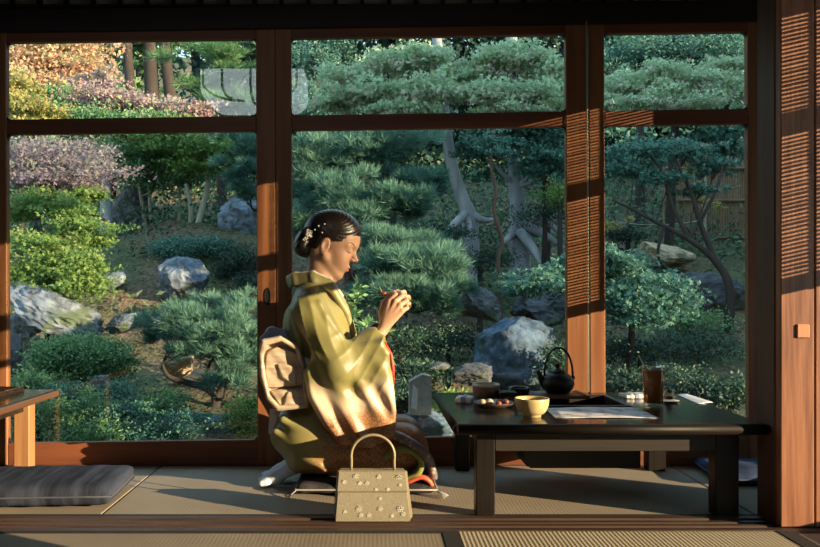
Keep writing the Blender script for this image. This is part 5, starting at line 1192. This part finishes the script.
for x, y, D, rx, rz, lm, lb in ((400, 345, 6.0, 40, 14, 'dark', 'dark low shrub behind the kimono sleeve end'), (448, 340, 6.2, 34, 14, 'dark', 'dark low shrub left of the big boulder'), (420, 375, 5.3, 34, 10, 'dark', 'mossy dark plant above the small standing stone'), (452, 404, 4.6, 14, 10, 'lime', 'yellowish plant right of the small standing stone'), (560, 366, 5.4, 22, 18, 'dark', 'dark plant between the big boulder and the door stiles'), (545, 212, 8.4, 34, 12, 'dark', 'dark undergrowth right of the splayed roots'), (440, 236, 8.2, 30, 9, 'dark', 'dark undergrowth left of the leaning grey trunk'), (560, 196, 8.0, 16, 12, 'lime', 'light green sapling beside the right edge of the middle pane'), (300, 300, 7., 26, 18, 'teal', 'blue green shrub behind the bent nape and collar'), (480, 260, 8., 34, 12, 'dark', 'dark fern bank under the leaning trunk'), (400, 400, 4.8, 16, 12, 'dark', 'dark plant between the sleeve and the standing stone')):
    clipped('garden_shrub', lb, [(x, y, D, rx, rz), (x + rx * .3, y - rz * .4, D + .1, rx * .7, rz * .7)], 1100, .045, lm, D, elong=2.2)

# ---- right pane
tree('maple_tree', 'green maple crown filling the right upper pane', 'tree', [(668, 260, 9.5, 5), (672, 180, 9.5, 4.5), (676, 110, 9.5, 4)],
     [(626, 84, 9.2, 22, 8), (662, 72, 9.2, 24, 9), (700, 80, 9.2, 24, 8), (736, 90, 9.2, 20, 8), (640, 102, 9, 28, 6), (692, 104, 9, 30, 6), (728, 64, 9.4, 20, 7), (668, 92, 9.1, 20, 6)], 'pale', 6000, .058, 'dark', lobes=3, elong=2.6, up=.8)
tree('garden_tree', 'blue green tree along the top edge of the right upper pane', 'tree', [(640, 200, 12, 5), (640, 110, 12, 4), (642, 50, 12, 4)], [(626, 52, 11.8, 30, 12), (664, 46, 11.8, 34, 10), (706, 48, 11.8, 34, 10), (738, 54, 11.8, 24, 12), (600, 66, 11.8, 24, 14)], 'teal', 3000, .085, 'dark')
tree('garden_tree', 'dark leaning tree with forked branches in the right pane', 'tree', [(734, 392, 7.4, 6), (728, 340, 7.4, 5.4), (730, 290, 7.4, 4.4), (716, 262, 7.4, 3.6), (690, 240, 7.4, 2.8), (656, 222, 7.4, 2.0), (630, 208, 7.4, 1.6), (612, 200, 7.4, 1.0)],
     [(640, 150, 7.6, 34, 9), (622, 168, 7.6, 22, 8), (690, 150, 7.7, 26, 7), (716, 166, 7.7, 22, 7), (700, 190, 7.6, 20, 5), (660, 176, 7.5, 24, 7)], 'teal', 2800, .055, 'dark', lobes=3, elong=2.8, up=1.,
     limbs=([(690, 240, 7.4, 2.4), (672, 205, 7.5, 2), (664, 175, 7.5, 1.6), (650, 156, 7.6, 1)], [(716, 262, 7.4, 3), (700, 222, 7.5, 2.4), (690, 190, 7.5, 2), (676, 160, 7.6, 1.3)], [(700, 222, 7.5, 1.8), (716, 190, 7.5, 1.5), (724, 160, 7.6, 1)], [(664, 226, 7.4, 1.8), (658, 256, 7.4, 1.5), (672, 272, 7.4, 1)]))
tree('dwarf_maple', 'weeping blue green maple mound at the left of the right pane', 'shrub', [(628, 370, 6.2, 4), (632, 330, 6.2, 3.4), (630, 290, 6.2, 2.6)],
     [(628, 270, 6.1, 26, 12), (646, 288, 6, 32, 13), (624, 300, 5.9, 28, 14), (658, 306, 5.9, 28, 11), (616, 260, 6.1, 18, 9), (640, 316, 5.8, 30, 8)], 'teal', 5400, .05, 'dark', lobes=3, elong=3., up=.9)
tree('maple_tree', 'sunlit yellow green twig in front of the bamboo fence', 'tree', [(706, 262, 9.8, 1.8), (705, 220, 9.8, 1.6), (706, 150, 9.8, 1.4)], [(704, 150, 9.8, 10, 5), (712, 204, 9.8, 10, 4), (690, 170, 9.8, 8, 4), (618, 224, 9.2, 12, 4)], 'yellow', 300, .06, 'pale', lobes=2)
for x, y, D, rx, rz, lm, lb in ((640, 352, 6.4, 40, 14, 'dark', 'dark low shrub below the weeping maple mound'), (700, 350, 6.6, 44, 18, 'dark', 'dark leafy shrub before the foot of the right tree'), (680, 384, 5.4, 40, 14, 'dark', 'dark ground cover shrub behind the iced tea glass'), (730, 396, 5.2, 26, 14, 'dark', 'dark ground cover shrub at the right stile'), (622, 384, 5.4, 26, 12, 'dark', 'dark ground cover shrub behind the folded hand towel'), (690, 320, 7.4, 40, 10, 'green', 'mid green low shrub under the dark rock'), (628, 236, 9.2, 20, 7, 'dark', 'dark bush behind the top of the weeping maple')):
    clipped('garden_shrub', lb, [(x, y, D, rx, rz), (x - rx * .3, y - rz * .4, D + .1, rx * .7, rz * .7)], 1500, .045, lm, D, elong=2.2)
# bamboo fence
fo = thing('bamboo_fence', 'brown split bamboo fence at the back right of the garden', 'fence', gpt(710, 11))
b = MB(); x = at(664, 0, 11)[0]; x1 = at(790, 0, 11.)[0]
zb_, zt_ = at(0, 256, 11)[2], at(0, 160, 11)[2]
while x < x1:
    b.tube([(x, 11 + rng.normal(0, .01), zb_ - .3), (x, 11 + rng.normal(0, .01), zt_ + rng.normal(0, .05))], .016, 6); x += .034
obj('stakes', b, mat('old_bamboo', (.30, .20, .12), .8, .5, 12, stretch=(8, 8, .4)), fo)
for zz in (zb_ + .25, (zb_ + zt_) / 2 + .1, zt_ - .12): obj('cross_bar', MB().tube([(at(664, 0, 11)[0], 10.965, zz), (x1, 10.965, zz)], .022, 8), mat('bamboo_bar', (.20, .13, .08), .8, .3, 10), fo)
# ---- far trees closing the view
k = 0
far = ((30, 16.5, 'green'), (84, 17.5, 'teal'), (140, 16.8, 'green'), (196, 17.8, 'teal'), (250, 16.4, 'dark'), (304, 15.8, 'dark'), (356, 17, 'teal'), (408, 16, 'dark'), (460, 17.2, 'dark'), (512, 16, 'dark'), (566, 17, 'dark'), (618, 16, 'teal'), (672, 17, 'dark'), (726, 16, 'teal'))
near_ = ('behind the orange autumn leaves', 'behind the leftmost bare trunk', 'behind the second and third bare trunks', 'behind the rightmost bare trunk', 'behind the lamp reflection in the left panel', 'behind the left end of the middle panel', 'behind the crown above the bowed head', 'beyond the pine left of the leaning trunk', 'beyond the leaning grey trunk', 'beyond the straight grey trunk', 'beyond the meeting door stiles', 'beyond the left side of the right panel', 'beyond the middle of the right panel', 'beyond the bamboo fence')
kinds = {'green': 'tall green forest tree ', 'teal': 'tall blue green forest tree ', 'dark': 'tall dark forest tree '}
for (x, D, lm), nr in zip(far, near_):
    g = VY - (float(ground_z((x - VX) * D / F_PX, D)) - CAMZ) * F_PX / D
    tree('forest_tree', kinds[lm] + nr, 'tree', [(x, g, D, 6), (x + 2, 120, D, 5), (x - 1, 40, D, 4), (x, -30, D, 3)],
         [(x, 100 + rng.normal(0, 8), D - .3, 38, 30), (x + 12, 52, D, 36, 24 if x > 190 else 15), (x - 16, 140, D - .3, 34, 24), (x - 8, 10, D, 36, 26), (x + 10, 180, D - .4, 36, 22), (x, 212, D - .6, 36, 16)], lm, 1500 if x < 230 else 3000, .26, 'dark', elong=1.7)
# undergrowth on the hillside: a mass of small leaves nobody could count
m = 1500; X = rng.uniform(-9, 8, m); Dd = rng.uniform(6.5, 19, m); far_ = Dd > 8.6; keep = far_ | (rng.random(m) < .45); X, Dd = X[keep], Dd[keep]
keep = X < 4.2 + .42 * np.maximum(0, Dd - 4.7) - .6; X, Dd = X[keep], Dd[keep]; keep = ~((X > 2.3) & (X < 4.6) & (Dd < 9.4)); X, Dd = X[keep], Dd[keep]; keep = ~((X > -3.6) & (X < -.7) & (Dd < 9.6)) | (rng.random(len(X)) < .18); X, Dd = X[keep], Dd[keep]; m = len(X); per = 52
c = np.repeat(np.stack([X, Dd, ground_z(X, Dd)], 1), per, 0); hgt = np.repeat(rng.uniform(.12, .42, m), per) * np.repeat(np.where(Dd > 9.5, 1.5, .7), per)
c = c + np.stack([rng.normal(0, .22, m * per), rng.normal(0, .22, m * per), rng.random(m * per) * hgt], 1)
nr = unit(m * per) + np.array([0, -.2, .7]); nr /= np.linalg.norm(nr, axis=1, keepdims=True); a = unit(m * per); a -= nr * (a * nr).sum(1, keepdims=True); a /= np.linalg.norm(a, axis=1, keepdims=True)
s = rng.uniform(.045, .10, m * per); V, Q, cc = quads(c, a, np.cross(nr, a), s, s * .45, np.clip(np.repeat(rng.normal(.45, .25, m), per) + rng.normal(0, .12, m * per), 0, 1))
tag(link('undergrowth', fast_mesh('undergrowth', V, Q, cc), leafmat('undergrowth_leaves', [(.05, (.03, .07, .05)), (.5, (.06, .14, .085)), (.85, (.12, .20, .09)), (1., (.20, .22, .12))], .2)), 'low dark undergrowth covering the garden hillside', 'undergrowth', None, 'stuff')
# fallen leaves and moss tufts: nobody could count these
n = 9000; X = rng.uniform(-7, 4.4, n); Dd = rng.uniform(3.6, 12, n); c = np.stack([X, Dd, ground_z(X, Dd) + .02], 1)
a = unit(n) * [1, 1, .25]; a /= np.linalg.norm(a, axis=1, keepdims=True); w = np.cross(np.tile([0, 0, 1.], (n, 1)) + unit(n) * .3, a); w /= np.linalg.norm(w, axis=1, keepdims=True)
V, Q, cc = quads(c, a, w, rng.uniform(.03, .07, n), rng.uniform(.02, .04, n), rng.random(n))
tag(link('fallen_leaves', fast_mesh('fallen_leaves', V, Q, cc), leafmat('litter', [(.0, (.16, .10, .06)), (.4, (.22, .17, .09)), (.7, (.10, .15, .06)), (1, (.30, .24, .13))], .1)), 'fallen leaves and moss strewn over the garden ground', 'leaves', None, 'stuff')
# ================================================================== OUTSIDE SHADE, LIGHT, CAMERA
wo = MB().box(4.6, 9.5, 4.7, 23, -.5, 4.35)  # added unseen block, only there to keep sun off the garden
wo.v = [((p[0] + (p[1] - 4.7) * .42), p[1], p[2]) for p in wo.v]
struct('wall_shade_block', wo, mat('shade_block_plaster', (.35, .33, .30), .9, .2, 3))
sun = bpy.data.lights.new('sun', 'SUN'); so = bpy.data.objects.new('sun', sun); C.objects.link(so)
sd = Vector((-.88, .474, -.2024)); so.rotation_euler = sd.to_track_quat('-Z', 'Y').to_euler()
sun.energy = 15.5; sun.angle = math.radians(.21); sun.color = (1.0, .72, .43)
W_ = bpy.data.worlds.new('sky'); bpy.context.scene.world = W_; W_.use_nodes = True
N_ = W_.node_tree.nodes; L_ = W_.node_tree.links; bg = N_['Background']
tc = N_.new('ShaderNodeTexCoord'); sx = N_.new('ShaderNodeSeparateXYZ'); L_.new(tc.outputs['Generated'], sx.inputs[0])
r = ramp(N_, [(.0, (.70, .80, .82)), (.25, (.52, .74, .86)), (1., (.42, .66, .90))]); L_.new(sx.outputs['Z'], r.inputs[0]); L_.new(r.outputs[0], bg.inputs['Color'])
bg.inputs['Strength'].default_value = 2.2
cam = bpy.data.cameras.new('camera'); co = bpy.data.objects.new('camera', cam); C.objects.link(co)
co.location = (0, 0, CAMZ); co.rotation_euler = (math.pi / 2, 0, 0)
cam.sensor_fit = 'HORIZONTAL'; cam.sensor_width = 36; cam.lens = 36 * F_PX / 820; cam.shift_x = (410 - VX) / 820; cam.shift_y = (VY - 273.5) / 820; cam.clip_start = .05
sc = bpy.context.scene; sc.camera = co
sc.view_settings.view_transform = 'Standard'; sc.view_settings.look = 'None'; sc.view_settings.gamma = 1; sc.view_settings.use_curve_mapping = False; sc.view_settings.exposure = 0.0
sc.cycles.use_denoising = True
sc.cycles.transparent_max_bounces = 16
